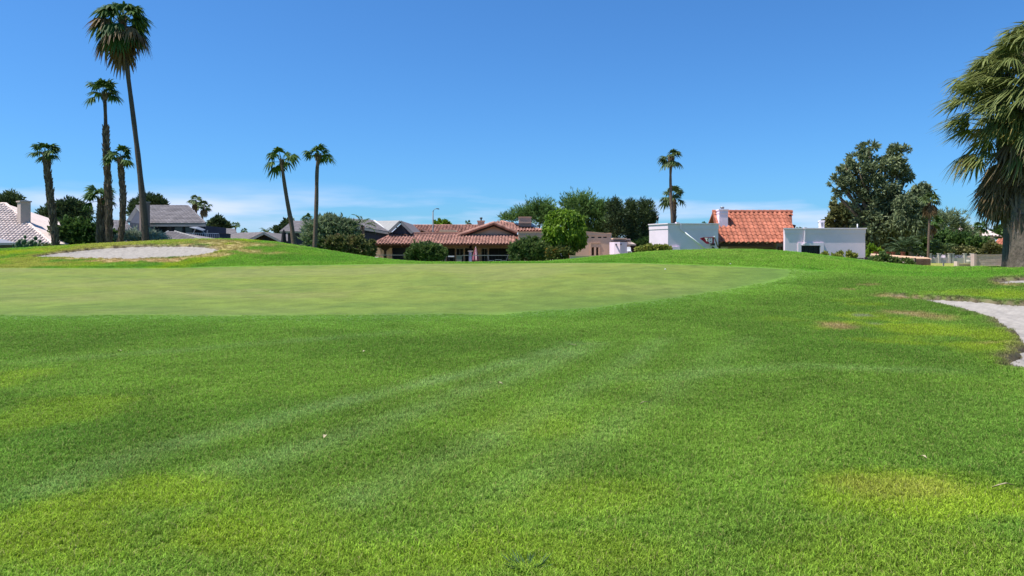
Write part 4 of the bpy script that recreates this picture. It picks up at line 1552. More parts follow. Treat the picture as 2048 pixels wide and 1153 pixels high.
# ---------------------------------------------------------------- dark two-storey house on the left
def build_dark_house():
    h = thing('dark_house', 'two-storey dark blue-grey house with a grey tiled roof and a row of upstairs windows', 'house', (*xy(340, 74), .5))
    eL, eR = P(299, 446.5, 71.6), P(411, 446.5, 71.6)
    eR.z = eL.z
    rL, rR = P(272, 412.5, 76.5), P(376, 413.5, 76.5)
    rR.z = rL.z
    rf = flat_roof(eL, eR, rR, rL, .42, M_TILE_GREY, h)
    ridge(rL, rR, .1, M_TILE_GREY, rf)
    ridge(eR, rR, .09, M_TILE_GREY, rf, 'hip_tiles')
    MB().ext([eL + Vector((0, -.04, -.16)), eR + Vector((.05, -.04, -.16)), eR + Vector((.05, -.04, -.34)), eL + Vector((0, -.04, -.34))], (0, .06, 0)).build('fascia', M_FASCIA, h)
    MB().ext([eR, rR, P(398, 447, 80)], (-.2, 0, 0)).build('gable_wall', M_GREYWALL, h)
    # left gable end
    gl = P(252.5, 442, 75.2)
    MB().ext([eL + Vector((.3, .35, -.2)), rL + Vector((.35, -.1, -.25)), gl + Vector((.25, .2, -.15)), Vector((gl.x + .25, 75.4, .3)), Vector((eL.x + .3, 71.95, .3))], (.3, .5, 0)).build('gable_wall', M_GREYWALL, h)
    for p, q in ((gl, rL), (rL, eL)):
        MB().ext([p, q, q + Vector((.55, .5, 0)), p + Vector((.55, .5, 0))], (0, 0, -.2)).build('barge_board', M_FASCIA, h)
    MB().ext([gl, rL, rL + Vector((4, 4, 0)), gl + Vector((4, 5, 0))], (0, 0, -.15)).build('roof_back', M_TILE_GREY, h)
    # front wall with windows under the eave
    y = 72.3
    U = lambda u: xy(u, y)[0]
    zb_, zt = zv(466, y), zv(453, y)
    holes = [(U(322.5), U(343.5), zb_, zt), (U(346), U(365.5), zb_, zt), (U(367.5), U(385), zb_, zt), (U(386.5), U(403), zb_ - .6, zt)]
    wall_open(U(301), U(405), y, y + .25, -.2, eL.z - .1, holes).build('wall', M_GREYWALL, h)
    for hl in holes[:3]:
        window(*hl, y + .06, h, 1, 1, M_IRON, .07, .1, surf('sky_glass', (.03, .036, .034), .08, .1, .6, spec=.5))
    MB().box(holes[3][0], holes[3][1], y + .12, y + .2, holes[3][2], holes[3][3]).build('door', M_DARK, h)
    MB().box(U(301), U(405), y + .6, y + 6, -.2, eL.z - .2).build('body', M_GREYWALL, h)
    MB().box(U(315) - .05, U(315) + .05, y - .14, y, zv(455, y), zv(450.5, y)).build('wall_lamp', M_WPAINT, h)
    # chimney, turned
    cc = Vector(xy(288.5, 70.6))
    foot = [tuple(cc + Vector(q)) for q in ((-.52, .1), (-.12, -.36), (.5, .1), (.1, .55))]
    ch = MB().prism(foot, -.2, zv(405.5, 70.6)).build('chimney', surf('brown_stucco', (.20, .155, .135), .9, .06, 1.0, .5, 60, .006, spec=.1), h)
    MB().prism(offset_foot(foot, .05), zv(405.5, 70.6), zv(404, 70.6)).build('chimney_cap', M_FASCIA, ch)
    # lower roofs
    lo = thing('low_wing_house', 'low grey tiled roof in front of the left gable of the dark house', 'house', (*xy(250, 67), .5))
    flat_roof(P(226, 484, 66), P(284, 484, 66), P(251, 440.5, 71.5), P(226, 440.5, 71.5), .4, M_TILE_GREY, lo)
    MB().box(xy(226, 66.5)[0], xy(280, 66.5)[0], 66.5, 71, -.2, zv(486, 66.2)).build('wall', M_GREYWALL, lo)
    w = thing('hip_roof_wing', 'single-storey grey hip roof with a pale fascia in front of the upstairs windows', 'house', (*xy(355, 66), .5))
    a, b, c, d = P(312, 479, 62.5), P(403, 479, 62.5), P(350, 463.5, 65.5), P(336, 463.5, 65.5)
    b.z = a.z
    r2 = flat_roof(a, b, c, d, .36, M_TILE_GREY, w)
    ridge(b, c, .09, M_FASCIA, r2, 'hip_tiles')
    ridge(a, d, .09, M_FASCIA, r2, 'hip_tiles')
    MB().ext([b, c, Vector((b.x, 69, b.z))], (0, 0, -.12)).build('roof_side', M_TILE_GREY, w)
    MB().ext([a + Vector((0, -.03, -.08)), b + Vector((0, -.03, -.08)), b + Vector((0, -.03, -.2)), a + Vector((0, -.03, -.2))], (0, .05, 0)).build('fascia', M_WPAINT, w)
    MB().box(a.x + .5, b.x - .5, 63, 69, -.2, a.z - .2).build('wall', M_GREYWALL, w)
    # balcony rail, box
    f = thing('balcony_railing', 'pale upright-bar railing along the deck beside the dark house', 'railing', (*xy(405, 70), .5))
    rail(P(372, 481, 69.4), P(438, 482, 69.4), zv(467.5, 69.4) - zv(482, 69.4), .19, f, surf('pale_metal', (.42, .45, .50), .5, .06, 4, spec=.4), .035, .05)
    MB().box(xy(370, 70)[0], xy(440, 70)[0], 69.8, 72, -.2, zv(481, 69.8)).build('deck', M_FASCIA, f)
    s = thing('storage_box', 'dark blue box standing at the end of the pale railing', 'box', (*xy(446, 69), .5))
    MB().box(xy(438.5, 69)[0], xy(453, 69)[0], 69, 70, -.2, zv(468.5, 69)).build('box', M_GREYWALL, s)
    MB().box(xy(438, 69)[0], xy(453.5, 69)[0], 68.95, 70.05, zv(468.5, 69), zv(467.4, 69)).build('lid', M_IRON, s)
    um = thing('cantilever_parasol', 'tilted pale grey parasol open over the deck of the dark house', 'parasol', (*xy(408, 70), 2.0))
    cpy = P(396, 456.5, 69.8)
    mb = MB()
    rim = [P(379, 454.5, 69.9), P(391, 457.5, 69.0), P(405, 461.5, 69.2), P(411, 459.5, 70.0), P(402, 456, 71), P(388, 453.8, 71)]
    top = P(396, 453.8, 69.9)
    for i in range(6):
        p, q = rim[i], rim[(i + 1) % 6]
        mb.add([top, p, q, top - Vector((0, 0, .06)), p - Vector((0, 0, .05)), q - Vector((0, 0, .05))], [(0, 1, 2), (5, 4, 3), (1, 4, 5, 2)])
    mb.build('canopy', M_METAL, um)
    MB().beam(P(385, 470, 70), P(391, 458, 69.9), .07).build('arm', M_METAL, um)
    MB().beam(P(405, 461, 70), P(413, 473, 70), .07).build('arm', M_METAL, um)
    MB().beam(P(413, 482, 70), P(415, 461, 70), .08).build('pole', M_METAL, um)


build_dark_house()


# ---------------------------------------------------------------- low grey houses in the middle left
def build_grey_row():
    h = thing('gable_house', 'low dark house with a shallow grey gable seen over the brown mound', 'house', (*xy(510, 76), .5))
    yg = 74.0
    L_, A, R_ = P(494, 481.5, yg), P(528.5, 464.5, yg), P(563, 482, yg)
    flat_roof(P(420, 483, 80), L_ + Vector((0, 0, .02)), A, P(478, 466, 84), .42, M_TILE_GREY, h)
    for p, q in ((L_, A), (A, R_)):
        MB().ext([p, q, q + Vector((0, 8, 0)), p + Vector((0, 8, 0))], (0, 0, -.16)).build('roof', M_TILE_GREY, h)
        MB().beam(p + Vector((0, -.04, -.12)), q + Vector((0, -.04, -.12)), .08, .22).build('barge_board', M_FASCIA, h)
    MB().ext([L_ + Vector((.3, .5, -.2)), R_ + Vector((-.3, .5, -.2)), A + Vector((0, .5, -.25))], (0, .2, 0)).build('gable_wall', M_BROWN, h)
    MB().box(L_.x + .3, R_.x - .3, yg + .5, yg + 8, -.2, L_.z - .15).build('wall', M_BROWN, h)
    MB().box(A.x - .3, A.x + .3, yg + .46, yg + .5, A.z - .95, A.z - .6).build('gable_vent', M_DARK, h)
    n = thing('long_roof_house', 'long low pinkish-grey roof far behind the deck railing', 'house', (*xy(440, 95), .5))
    flat_roof(P(400, 482, 90), P(482, 482, 90), P(470, 458, 96), P(405, 456.5, 96), .5, M_TILE_GREY, n)
    MB().box(xy(400, 91)[0], xy(480, 91)[0], 91, 97, -.2, zv(483, 90)).build('wall', M_PINKWALL, n)
    g = thing('blue_grey_house', 'dark blue-grey house with a hip roof and two grey roofs meeting at a pale valley', 'house', (*xy(690, 76), .4))
    # left hip
    a, b, c, d = P(559, 463.5, 72), P(652, 463.5, 72), P(652, 443.5, 77), P(583, 443.5, 77)
    b.z = a.z
    c.z = d.z
    r = flat_roof(a, b, c, d, .42, M_TILE_GREY, g)
    ridge(d, c, .09, M_TILE_GREY, r)
    MB().ext([a, d, Vector((a.x, 82, a.z))], (0, 0, -.12)).build('roof_side', M_TILE_GREY, g)
    MB().box(a.x + .6, b.x, 72.7, 82, -.2, a.z - .12).build('wall', M_GREYWALL, g)
    window(xy(600, 72.6)[0], xy(640, 72.6)[0], 1.2, 2.6, 72.55, g, 3, 1, M_IRON, .08, .14)
    MB().box(a.x + .2, a.x + .4, 72.2, 72.4, -.2, a.z - .1).build('post', M_BROWN, g)
    MB().beam((a.x + .3, 72.3, 1.6), (xy(600, 72.3)[0], 72.3, 1.55), .05).build('porch_rail', M_BROWN, g)
    # right part
    a, b, c, d = P(690, 449, 71), P(778.5, 464, 71), P(748, 442.5, 76), P(688, 438.5, 76)
    r = flat_roof(a, b, c, d, .42, M_TILE_GREY, g)
    ridge(d, c, .1, M_TILE_GREY, r)
    MB().beam(a + Vector((0, -.03, -.16)), b + Vector((0, -.03, -.16)), .08, .2).build('fascia', M_FASCIA, g)
    MB().beam(c + Vector((0, 0, .06)), b + Vector((0, 0, .06)), .14, .08).build('valley_flashing', M_WPAINT, g)
    A, L_, R_ = P(801, 441.5, 70.6), P(778, 463, 70.6), P(824.5, 464.5, 70.6)
    flat_roof(b, L_ + Vector((.02, 0, 0)), A, c, .42, M_TILE_GREY, g)
    for p, q in ((L_, A), (A, R_)):
        MB().beam(p + Vector((0, -.03, -.1)), q + Vector((0, -.03, -.1)), .1, .26).build('barge_board', M_FASCIA, g)
    MB().ext([A, R_, R_ + Vector((0, 9, 0)), A + Vector((0, 9, 0))], (0, 0, -.15)).build('roof', M_TILE_GREY, g)
    MB().ext([L_ + Vector((.1, .4, -.2)), R_ + Vector((-.2, .4, -.2)), A + Vector((0, .4, -.3))], (0, .2, 0)).build('gable_wall', M_GREYWALL, g)
    MB().box(xy(690, 71.5)[0], xy(822, 71.5)[0], 71.5, 80, -.2, zv(466, 71.5)).build('wall', M_GREYWALL, g)
    MB().ext([P(690, 452, 71.6), P(770, 465, 71.6), P(822, 467, 71.6), P(690, 470, 71.6)], (0, .2, 0)).build('upper_wall', M_GREYWALL, g)
    MB().box(xy(792, 70.9)[0], xy(794, 70.9)[0], 70.85, 71, zv(456.5, 71), zv(453, 71)).build('wall_lamp', M_METAL, g)
    f = thing('red_roof_house', 'distant house with a long low rose-red tiled roof behind the street lamp', 'house', (*xy(880, 98), .4))
    a, b, c, d = P(812, 466, 94), P(985, 466, 94), P(975, 451.5, 99), P(815, 451.5, 99)
    b.z, c.z = a.z, d.z
    r = roof_tiles(a, b, c, d, .42, .5, M_TILE_ROSE, f, False, .13, .06)
    ridge(d, c, .14, M_TILE_ROSE, r)
    MB().box(a.x, b.x, 94.5, 102, -.2, a.z - .1).build('wall', M_TAN, f)
    A, L_, R_ = P(843.5, 459, 92.5), P(832, 464.5, 92.5), P(856, 464.5, 92.5)
    for p, q in ((L_, A), (A, R_)):
        MB().ext([p, q, q + Vector((0, 4, 0)), p + Vector((0, 4, 0))], (0, 0, -.15)).build('dormer_roof', M_TILE_ROSE, f)
    MB().ext([L_ + Vector((.1, .3, -.1)), R_ + Vector((-.1, .3, -.1)), A + Vector((0, .3, -.15))], (0, .2, 0)).build('dormer_wall', M_BROWN, f)
    MB().ext([P(878, 464, 92), P(914, 464.5, 92), P(911, 460.5, 92), P(880, 459.5, 92)], (0, 2, 0)).build('roof_unit', M_TAN, f)
    yc = 96
    ch = MB().box(xy(955, yc)[0], xy(968.5, yc)[0], yc, yc + .9, 3.6, zv(443.5, yc)).build('chimney', M_SALMON, f)
    MB().box(xy(954, yc)[0], xy(969.5, yc)[0], yc - .05, yc + .95, zv(443.5, yc), zv(441.5, yc)).build('chimney_cap', M_SALMON, ch)
    fx = xy(962, yc)[0]
    MB().tube([(fx, yc + .4, zv(441.5, yc)), (fx, yc + .4, zv(437.5, yc))], [.1, .1], 8).tube([(fx, yc + .4, zv(437.5, yc)), (fx, yc + .4, zv(435, yc))], [.2, .16], 8).build('flue', M_IRON, ch, True)


build_grey_row()


# ---------------------------------------------------------------- houses far to the right
def build_far_right():
    h = thing('pale_roof_house', 'distant cream house with a shallow pale pink hip roof behind the bushes', 'house', (*xy(1940, 130), .8))
    a, b, c, d = P(1890, 473, 126), P(2004, 473, 126), P(1962, 456, 133), P(1925, 456, 133)
    b.z, c.z = a.z, d.z
    roof_tiles(a, b, c, d, .6, .7, M_TILE_PALE, h, False, .16, .06, M_PANPALE)
    MB().box(a.x + .6, b.x - .8, 127, 136, 0, a.z - .1).build('wall', M_WHITE, h)
    MB().box(xy(1975, 127)[0], xy(1990, 127)[0], 126.9, 127, zv(486, 127), zv(477, 127)).build('garage_door', M_FASCIA, h)
    e, f, g_, k = P(1895, 461, 131), P(1945, 461, 131), P(1935, 452, 135), P(1905, 452, 135)
    roof_tiles(e, f, g_, k, .6, .7, M_TILE_PALE, h, False, .16, .06, M_PANPALE)
    MB().box(e.x + .3, f.x - .3, 131.5, 137, 3, e.z - .05).build('upper_wall', M_WHITE, h)
    r = thing('orange_roof_house', 'orange-red roofed house just left of the big palm trunks', 'house', (*xy(2010, 95), .8))
    a, b, c, d = P(1984, 491, 92), P(2075, 491, 92), P(2060, 472, 98), P(2008, 474, 98)
    b.z, c.z = a.z, d.z
    roof_tiles(a, b, c, d, .42, .5, M_TILE_RED, r, False, .12, .05)
    MB().box(a.x + .5, b.x - .5, 92.7, 98, 0, a.z - .1).build('wall', M_PINKWALL, r)
    MB().box(xy(1996, 92.6)[0], xy(2004, 92.6)[0], 92.6, 92.75, 1.2, a.z - .4).build('window', M_DARK, r)


build_far_right()


# ---------------------------------------------------------------- trees and shrubs
M_EUC = leafmat('eucalyptus_leaf', (.06, .09, .04), (.23, .27, .13), .25, .4, .5, patch=.35)
M_DKGREEN = leafmat('dark_leaf', (.03, .07, .018), (.10, .17, .035), .25, .4, .45, patch=.5)
M_PINE = leafmat('pine_needle', (.025, .05, .02), (.09, .13, .045), .2, .5, .35, patch=.4)
M_BRIGHT = leafmat('bright_leaf', (.055, .125, .014), (.22, .34, .025), .4, .4, .45, patch=.6)
M_ACACIA = leafmat('acacia_leaf', (.06, .125, .03), (.17, .28, .07), .3, .45, .35, patch=.4)
M_OLEA = leafmat('grey_green_leaf', (.11, .15, .075), (.28, .34, .19), .3, .45, .4, patch=.6)
M_HEDGE = leafmat('hedge_leaf', (.04, .08, .02), (.15, .21, .06), .3, .4, .5, patch=.8)
M_BOUG = leafmat('bougainvillea', (.08, .11, .035), (.18, .17, .06), .3, .5, .35, c3=(.42, .06, .09), patch=1.2)
M_ORANGE = leafmat('lantana', (.06, .10, .03), (.17, .18, .045), .3, .5, .35, c3=(.50, .20, .03), patch=1.2)
M_SAGE = leafmat('sage_blade', (.24, .29, .19), (.44, .48, .36), .3, .5, .4, patch=.8)
M_YELG = leafmat('yellow_green_leaf', (.17, .20, .035), (.38, .38, .09), .35, .5, .4, patch=.8)
M_RUST = leafmat('rusty_leaf', (.075, .10, .035), (.23, .22, .08), .3, .5, .35, patch=.6)
M_BIGF = leafmat('big_palm_green', (.10, .13, .035), (.25, .28, .085), .3, .5, .2, patch=.5)
M_DATE = leafmat('date_palm_green', (.03, .06, .025), (.085, .125, .05), .2, .5, .2, patch=.6)
M_CACTUS = surf('cactus_pad', (.06, .10, .045), .6, .15, 4, .4, 30, .01, spec=.3)

# eucalyptus and what stands round it
tree('eucalyptus_tree', 'tall grey-green eucalyptus with hanging leafy limbs behind the white house', 'tree', 68, 1768,
     [(1738, 300, 20, 13), (1712, 322, 22, 14), (1795, 305, 22, 14), (1772, 330, 30, 22), (1690, 332, 18, 11), (1725, 352, 40, 24), (1676, 363, 17, 14), (1690, 376, 22, 10),
      (1796, 345, 18, 20), (1752, 378, 42, 26), (1812, 353, 12, 10), (1745, 415, 44, 24), (1790, 410, 24, 26), (1765, 450, 56, 34), (1740, 470, 30, 28), (1672, 388, 6, 14), (1765, 486, 46, 20), (1800, 480, 30, 20)],
     M_EUC, 15000, .34, .10, 'leaf', .42, M_BARK, None, .30, -.15, .45, .5, 11)
tree('round_leaf_tree', 'rusty green bushy tree rising behind the roof of the white house', 'tree', 74, 1690,
     [(1688, 428, 26, 18), (1668, 446, 22, 13), (1705, 450, 24, 18), (1680, 412, 14, 9)], M_RUST, 2600, .36, .2, 'leaf', .22, None, None, .3, .2, .5, .4, 12)
tree('grey_green_tree', 'lower grey-green tree leaning against the right of the eucalyptus', 'tree', 66, 1822,
     [(1836, 384, 26, 14), (1815, 405, 30, 18), (1838, 420, 22, 24), (1808, 438, 30, 26), (1835, 452, 18, 20), (1850, 375, 12, 10)], M_EUC, 6500, .32, .1, 'droop', .24, M_BARK, None, .34, 0, .5, .45, 13)
tree('feathery_tree', 'pale feathery thin-leaved tree in the yard behind the white fence', 'tree', 92, 1895,
     [(1893, 446, 32, 20), (1918, 460, 20, 14), (1876, 462, 22, 18), (1935, 472, 20, 10)], M_OLEA, 3200, .5, .07, 'shoot', .16, M_BARK_PALE, None, .3, .7, .5, .4, 14)
tree('dark_shrub', 'dark green rounded shrub behind the white garden fence', 'shrub', 78, 1930, [(1925, 485, 26, 15), (1910, 492, 18, 10), (1940, 490, 18, 10)], M_DKGREEN, 2400, .3, .18, 'leaf', .1, None, 'yard shrubs on the right', .3, .3, .5, .4, 15)
tree('dark_shrub', 'deep green shrub mass in the shade under the eucalyptus', 'shrub', 73, 1800, [(1775, 492, 34, 20), (1812, 492, 34, 20), (1845, 490, 22, 22), (1750, 496, 20, 18)], M_DKGREEN, 4200, .3, .18, 'leaf', .1, None, 'yard shrubs on the right', .3, .3, .5, .4, 22)
tree('dark_shrub', 'dense green shrubs behind the slim leaning palm', 'shrub', 84, 1880, [(1872, 490, 26, 20), (1896, 484, 22, 18), (1915, 480, 18, 12)], M_DKGREEN, 3000, .34, .2, 'leaf', .1, None, 'yard shrubs on the right', .3, .3, .5, .4, 23)
tree('olive_shrub', 'low olive-coloured shrub leaning over the iron fence panel', 'shrub', 71, 1918, [(1918, 502, 24, 8), (1905, 506, 12, 6), (1936, 503, 14, 7)], M_RUST, 1500, .22, .12, 'leaf', .06, None, 'yard shrubs on the right', .3, .3, .5, .4, 16)
tree('green_shrub', 'mid green shrub between the olive shrub and the pink block wall', 'shrub', 76, 1960, [(1958, 489, 22, 14), (1970, 500, 18, 9), (1950, 500, 12, 9)], M_DKGREEN, 2200, .28, .18, 'leaf', .08, None, 'yard shrubs on the right', .3, .3, .5, .4, 17)
tree('rusty_shrub', 'yellowish rusty shrub above the pink block wall', 'shrub', 72, 1980, [(1982, 493, 14, 9), (1990, 501, 14, 8), (1972, 503, 12, 6)], M_RUST, 1300, .22, .12, 'leaf', .06, None, 'yard shrubs on the right', .3, .3, .5, .4, 18)
tree('far_tree', 'far round green tree left of the big palm trunks', 'tree', 150, 1998, [(1998, 464, 14, 9), (2012, 462, 12, 10)], M_DKGREEN, 700, .6, .4, 'leaf', .2, None, None, .3, .3, .5, .4, 19)
tree('leafy_bush', 'bright leafy bush at the right end of the white house', 'shrub', 60, 1746, [(1744, 500, 11, 9), (1752, 508, 10, 8), (1738, 512, 8, 8)], M_BRIGHT, 700, .28, .2, 'leaf', .06, None, None, .35, .4, .5, .4, 20)
tree('trailing_vine', 'green and white vine trailing along the black rail fence', 'vine', 43.4, 1790,
     [(1752, 525, 12, 9), (1768, 519, 10, 10), (1786, 527, 14, 8), (1808, 528, 16, 7), (1824, 532, 9, 5)], M_HEDGE, 1800, .17, .11, 'leaf', .03, None, None, .4, .3, .3, .4, 21, 'foliage')
for i, (u, v, r) in enumerate([(1651, 510, 3), (1672, 514, 6), (1681, 511, 5), (1702, 513, 6), (1708, 516, 5)]):
    lab = ['tiny yellow-green weed at the foot of the white wall, right of its window', 'first leafy weed along the white wall past the window', 'taller leafy weed in the middle of the white wall', 'yellow-green weed near the right end of the white wall', 'small weed close to the right corner of the white wall'][i]
    tree('weed', lab, 'weed', 49.5, u, [(u, v, r, r * 1.1)], M_YELG, 90, .22, .12, 'leaf', .012, None, 'weeds along the white wall', .4, .6, .3, .4, 30 + i)
tree('lantana_bush', 'low yellow-green flowering bush left of the white house', 'shrub', 51, 1312,
     [(1284, 501, 12, 4), (1303, 498, 14, 4.5), (1322, 497.5, 12, 4), (1332, 499, 8, 3.5)], M_YELG, 1700, .2, .12, 'hedge', .04, None, None, .4, .5, .4, .4, 36)

# pines beside the white house
pines = [('pine_tree', 'left pine of three in the dark group beside the white house', 1230, [(1230, 412, 15, 12), (1234, 430, 18, 16), (1226, 448, 16, 18), (1235, 462, 17, 16)]),
         ('pine_tree', 'slender middle pine of three in the dark group beside the white house', 1262, [(1262, 411, 10, 10), (1262, 430, 12, 16), (1262, 452, 13, 18), (1264, 474, 13, 16)]),
         ('pine_tree', 'right pine of three, touching the left corner of the white house', 1283, [(1290, 410, 15, 10), (1291, 425, 18, 14), (1286, 446, 16, 18), (1303, 440, 10, 8), (1288, 472, 16, 20), (1306, 430, 6, 5)])]
for i, (nm, lab, u, bl) in enumerate(pines):
    tree(nm, lab, 'tree', 84 + i, u, bl, M_PINE, 4200, .34, .07, 'needle', .22, M_BARK_PALE, 'pines beside the white house', .42, .5, .4, .3, 40 + i)

# round tree and the feathery trees behind
tree('round_tree', 'clipped round bright green tree in front of the tan house wing', 'tree', 64, 1140,
     [(1129, 457, 39, 36), (1112, 478, 25, 17), (1149, 478, 22, 19), (1101, 460, 15, 20), (1151, 452, 18, 24), (1128, 432, 32, 13)], M_BRIGHT, 13000, .27, .10, 'droop', .16, M_BARK, None, .16, 0, .8, .35, 50)
tree('acacia_tree', 'feathery green acacia with upright sprays behind the round tree', 'tree', 86, 1175,
     [(1160, 415, 44, 22), (1190, 440, 38, 26), (1150, 440, 40, 24), (1212, 462, 26, 20), (1185, 470, 40, 18), (1205, 420, 22, 14)], M_ACACIA, 14000, .40, .05, 'shoot', .3, None, 'feathery acacias behind the tan house', .3, 1.0, .5, .35, 51)
tree('acacia_tree', 'lower feathery acacia showing above the solar panels of the tan house', 'tree', 90, 1070,
     [(1082, 426, 40, 20), (1050, 434, 36, 14), (1020, 440, 22, 9), (1095, 444, 34, 20)], M_ACACIA, 8000, .40, .05, 'shoot', .26, None, 'feathery acacias behind the tan house', .3, 1.0, .5, .35, 52)

# shrubs in front of the long patio house
tree('hedge', 'clipped dense dark hedge shrub covering the left half of the patio', 'shrub', 63.5, 853,
     [(838, 507, 22, 16), (862, 506, 22, 16), (882, 509, 10, 14), (826, 510, 12, 16), (852, 500, 30, 9)], M_HEDGE, 5200, .26, .1, 'hedge', .08, None, 'clipped shrubs before the patio', .25, .5, .75, .4, 53, 'foliage')
tree('hedge', 'tall clipped hedge shrub at the right end of the patio', 'shrub', 63.5, 1060,
     [(1045, 503, 22, 20), (1070, 503, 24, 20), (1090, 506, 14, 18), (1032, 506, 11, 17), (1060, 491, 32, 9)], M_HEDGE, 5800, .26, .1, 'hedge', .08, None, 'clipped shrubs before the patio', .25, .5, .75, .4, 54, 'foliage')
tree('flowering_shrub', 'low shrub with orange flowers under the round tree', 'shrub', 62.5, 1115,
     [(1106, 508, 14, 12), (1124, 507, 16, 11), (1138, 511, 8, 8)], M_ORANGE, 2400, .2, .1, 'hedge', .05, None, None, .35, .4, .5, .4, 55)
tree('oleander', 'large grey-green oleander behind the straight palm trunk', 'shrub', 62, 655,
     [(640, 470, 34, 24), (672, 462, 30, 20), (655, 448, 26, 12), (625, 485, 20, 16), (690, 480, 24, 20), (660, 490, 40, 14), (700, 456, 14, 12)], M_OLEA, 9000, .34, .09, 'shoot', .08, None, None, .3, .9, .5, .3, 56, 'foliage')
tree('bougainvillea', 'straw and pink bougainvillea mound in front of the oleander', 'shrub', 57.5, 695,
     [(672, 488, 22, 13), (700, 490, 26, 14), (722, 494, 18, 14), (690, 500, 34, 10), (715, 482, 16, 8)], M_BOUG, 5200, .2, .1, 'hedge', .06, None, None, .3, .4, .6, .4, 57, 'foliage')
tree('bougainvillea', 'dark bougainvillea with red blossom at the left corner of the tiled patio', 'shrub', 59, 735,
     [(738, 502, 10, 14), (730, 512, 14, 8), (742, 490, 6, 8)], M_BOUG, 1700, .2, .1, 'leaf', .05, None, None, .35, .4, .5, .4, 58, 'foliage')

# left: pines, big shrub, sage, cactus
tree('dark_shrub', 'shaded shrubs behind the white plastic chair by the pines', 'shrub', 83, 1272, [(1262, 496, 14, 9), (1278, 494, 14, 10), (1292, 490, 12, 12)], M_DKGREEN, 1500, .3, .18, 'hedge', .06, None, None, .3, .4, .5, .4, 24)
tree('pine_tree', 'dark pine behind the ridge of the pale pink roof', 'tree', 88, 15, [(22, 396, 20, 9), (8, 404, 18, 9), (34, 408, 14, 8), (-10, 400, 16, 9), (15, 416, 26, 8)], M_PINE, 2800, .42, .1, 'needle', .2, None, None, .4, .3, .4, .4, 60)
tree('pine_tree', 'broad dark pine between the pink house chimney and the shaggy palms', 'tree', 84, 140,
     [(140, 412, 22, 11), (160, 422, 20, 12), (120, 420, 20, 12), (96, 428, 18, 12), (140, 436, 30, 14), (172, 434, 12, 8), (85, 444, 18, 8), (105, 442, 22, 10)], M_PINE, 6500, .4, .11, 'needle', .26, None, None, .4, .35, .4, .4, 61)
tree('pine_tree', 'dark pine top rising behind the chimney of the dark two-storey house', 'tree', 98, 305,
     [(275, 412, 12, 10), (296, 402, 15, 10), (312, 404, 12, 9), (328, 409, 7, 5), (268, 425, 10, 8), (320, 410, 8, 5)], M_PINE, 2600, .5, .1, 'needle', .2, None, None, .45, .7, .4, .4, 62)
tree('large_shrub', 'large dark glossy shrub among the shaggy palm trunks', 'shrub', 60, 160,
     [(150, 462, 34, 20), (128, 475, 30, 18), (178, 470, 26, 20), (160, 484, 50, 14), (200, 482, 26, 14), (115, 482, 20, 12), (228, 478, 14, 12)], M_DKGREEN, 9000, .26, .15, 'hedge', .08, None, None, .25, .4, .6, .3, 63, 'foliage')
tree('yellow_bush', 'sunlit yellow-green bush below the chimney of the pink tiled house', 'shrub', 68, 85, [(78, 456, 12, 4), (95, 459, 12, 4)], M_BRIGHT, 500, .25, .12, 'leaf', .05, None, None, .4, .4, .4, .4, 64)
tree('sage_shrub', 'wispy pale sage shrub around the foot of the tallest palm', 'shrub', 56.5, 285,
     [(252, 480, 18, 12), (272, 478, 18, 12), (305, 478, 16, 13), (318, 484, 16, 9), (290, 486, 34, 8)], M_SAGE, 2600, .36, .045, 'shoot', .03, None, None, .3, 1.0, .4, .3, 65, 'foliage')
tree('far_tree', 'round dark tree far behind the parasol deck', 'tree', 120, 435, [(436, 446, 14, 9), (425, 452, 10, 7), (450, 453, 12, 6)], M_PINE, 1500, .5, .25, 'needle', .2, None, None, .4, .4, .4, .4, 66)
tree('far_tree', 'small dark tree left of the grey hip roof', 'tree', 110, 575, [(577, 446, 8, 7), (570, 456, 12, 7), (556, 462, 8, 8)], M_PINE, 900, .45, .25, 'needle', .18, None, None, .4, .4, .4, .4, 67)
tree('far_tree', 'light green distant tree beside the street lamp', 'tree', 140, 884, [(884, 446, 10, 5), (874, 449, 8, 4), (892, 449, 7, 4)], M_BRIGHT, 500, .5, .3, 'leaf', .18, None, None, .4, .3, .4, .4, 68)


def cactus():
    rng = np.random.default_rng(9)
    Y = 54.0
    t = thing('prickly_pear', 'dark prickly pear cactus at the corner of the pale pink roof', 'cactus', (*xy(50, Y), gz(*xy(50, Y))))
    for u, v, r in [(33, 494, 8), (36, 487, 5.5), (41, 492, 6), (50, 474, 4.2), (48, 484, 6), (57, 488, 6.5), (52, 493, 7), (62, 493, 6), (64, 484, 5), (71, 477, 4.6), (70, 487, 5), (76, 491, 6), (80, 483, 3.4), (44, 480, 3), (26, 491, 4), (84, 494, 5), (39, 482, 3.6)]:
        c = P(u, v, Y + rng.uniform(-.4, .4))
        R_ = PX(r, Y)
        az, tl = rng.uniform(-.9, .9), rng.uniform(-.3, .3)
        mb = MB()
        n = 10
        ring = []
        for k in range(n):
            a = 2 * math.pi * k / n
            q = Vector((math.cos(a) * R_ * .8, 0, math.sin(a) * R_))
            ring.append(q)
        pts = [q * .55 + Vector((0, -.055, 0)) for q in ring] + ring + [q * .55 + Vector((0, .055, 0)) for q in ring]
        M = Matrix.Translation(c) @ Matrix.Rotation(az, 4, 'Z') @ Matrix.Rotation(tl, 4, 'Y')
        F_ = [tuple(range(n))] + [(i, (i + 1) % n, n + (i + 1) % n, n + i) for i in range(n)] + [(n + i, n + (i + 1) % n, 2 * n + (i + 1) % n, 2 * n + i) for i in range(n)] + [tuple(range(2 * n, 3 * n))]
        mb.add([M @ p for p in pts], F_)
        mb.build('pad', M_CACTUS, t, True)


cactus()

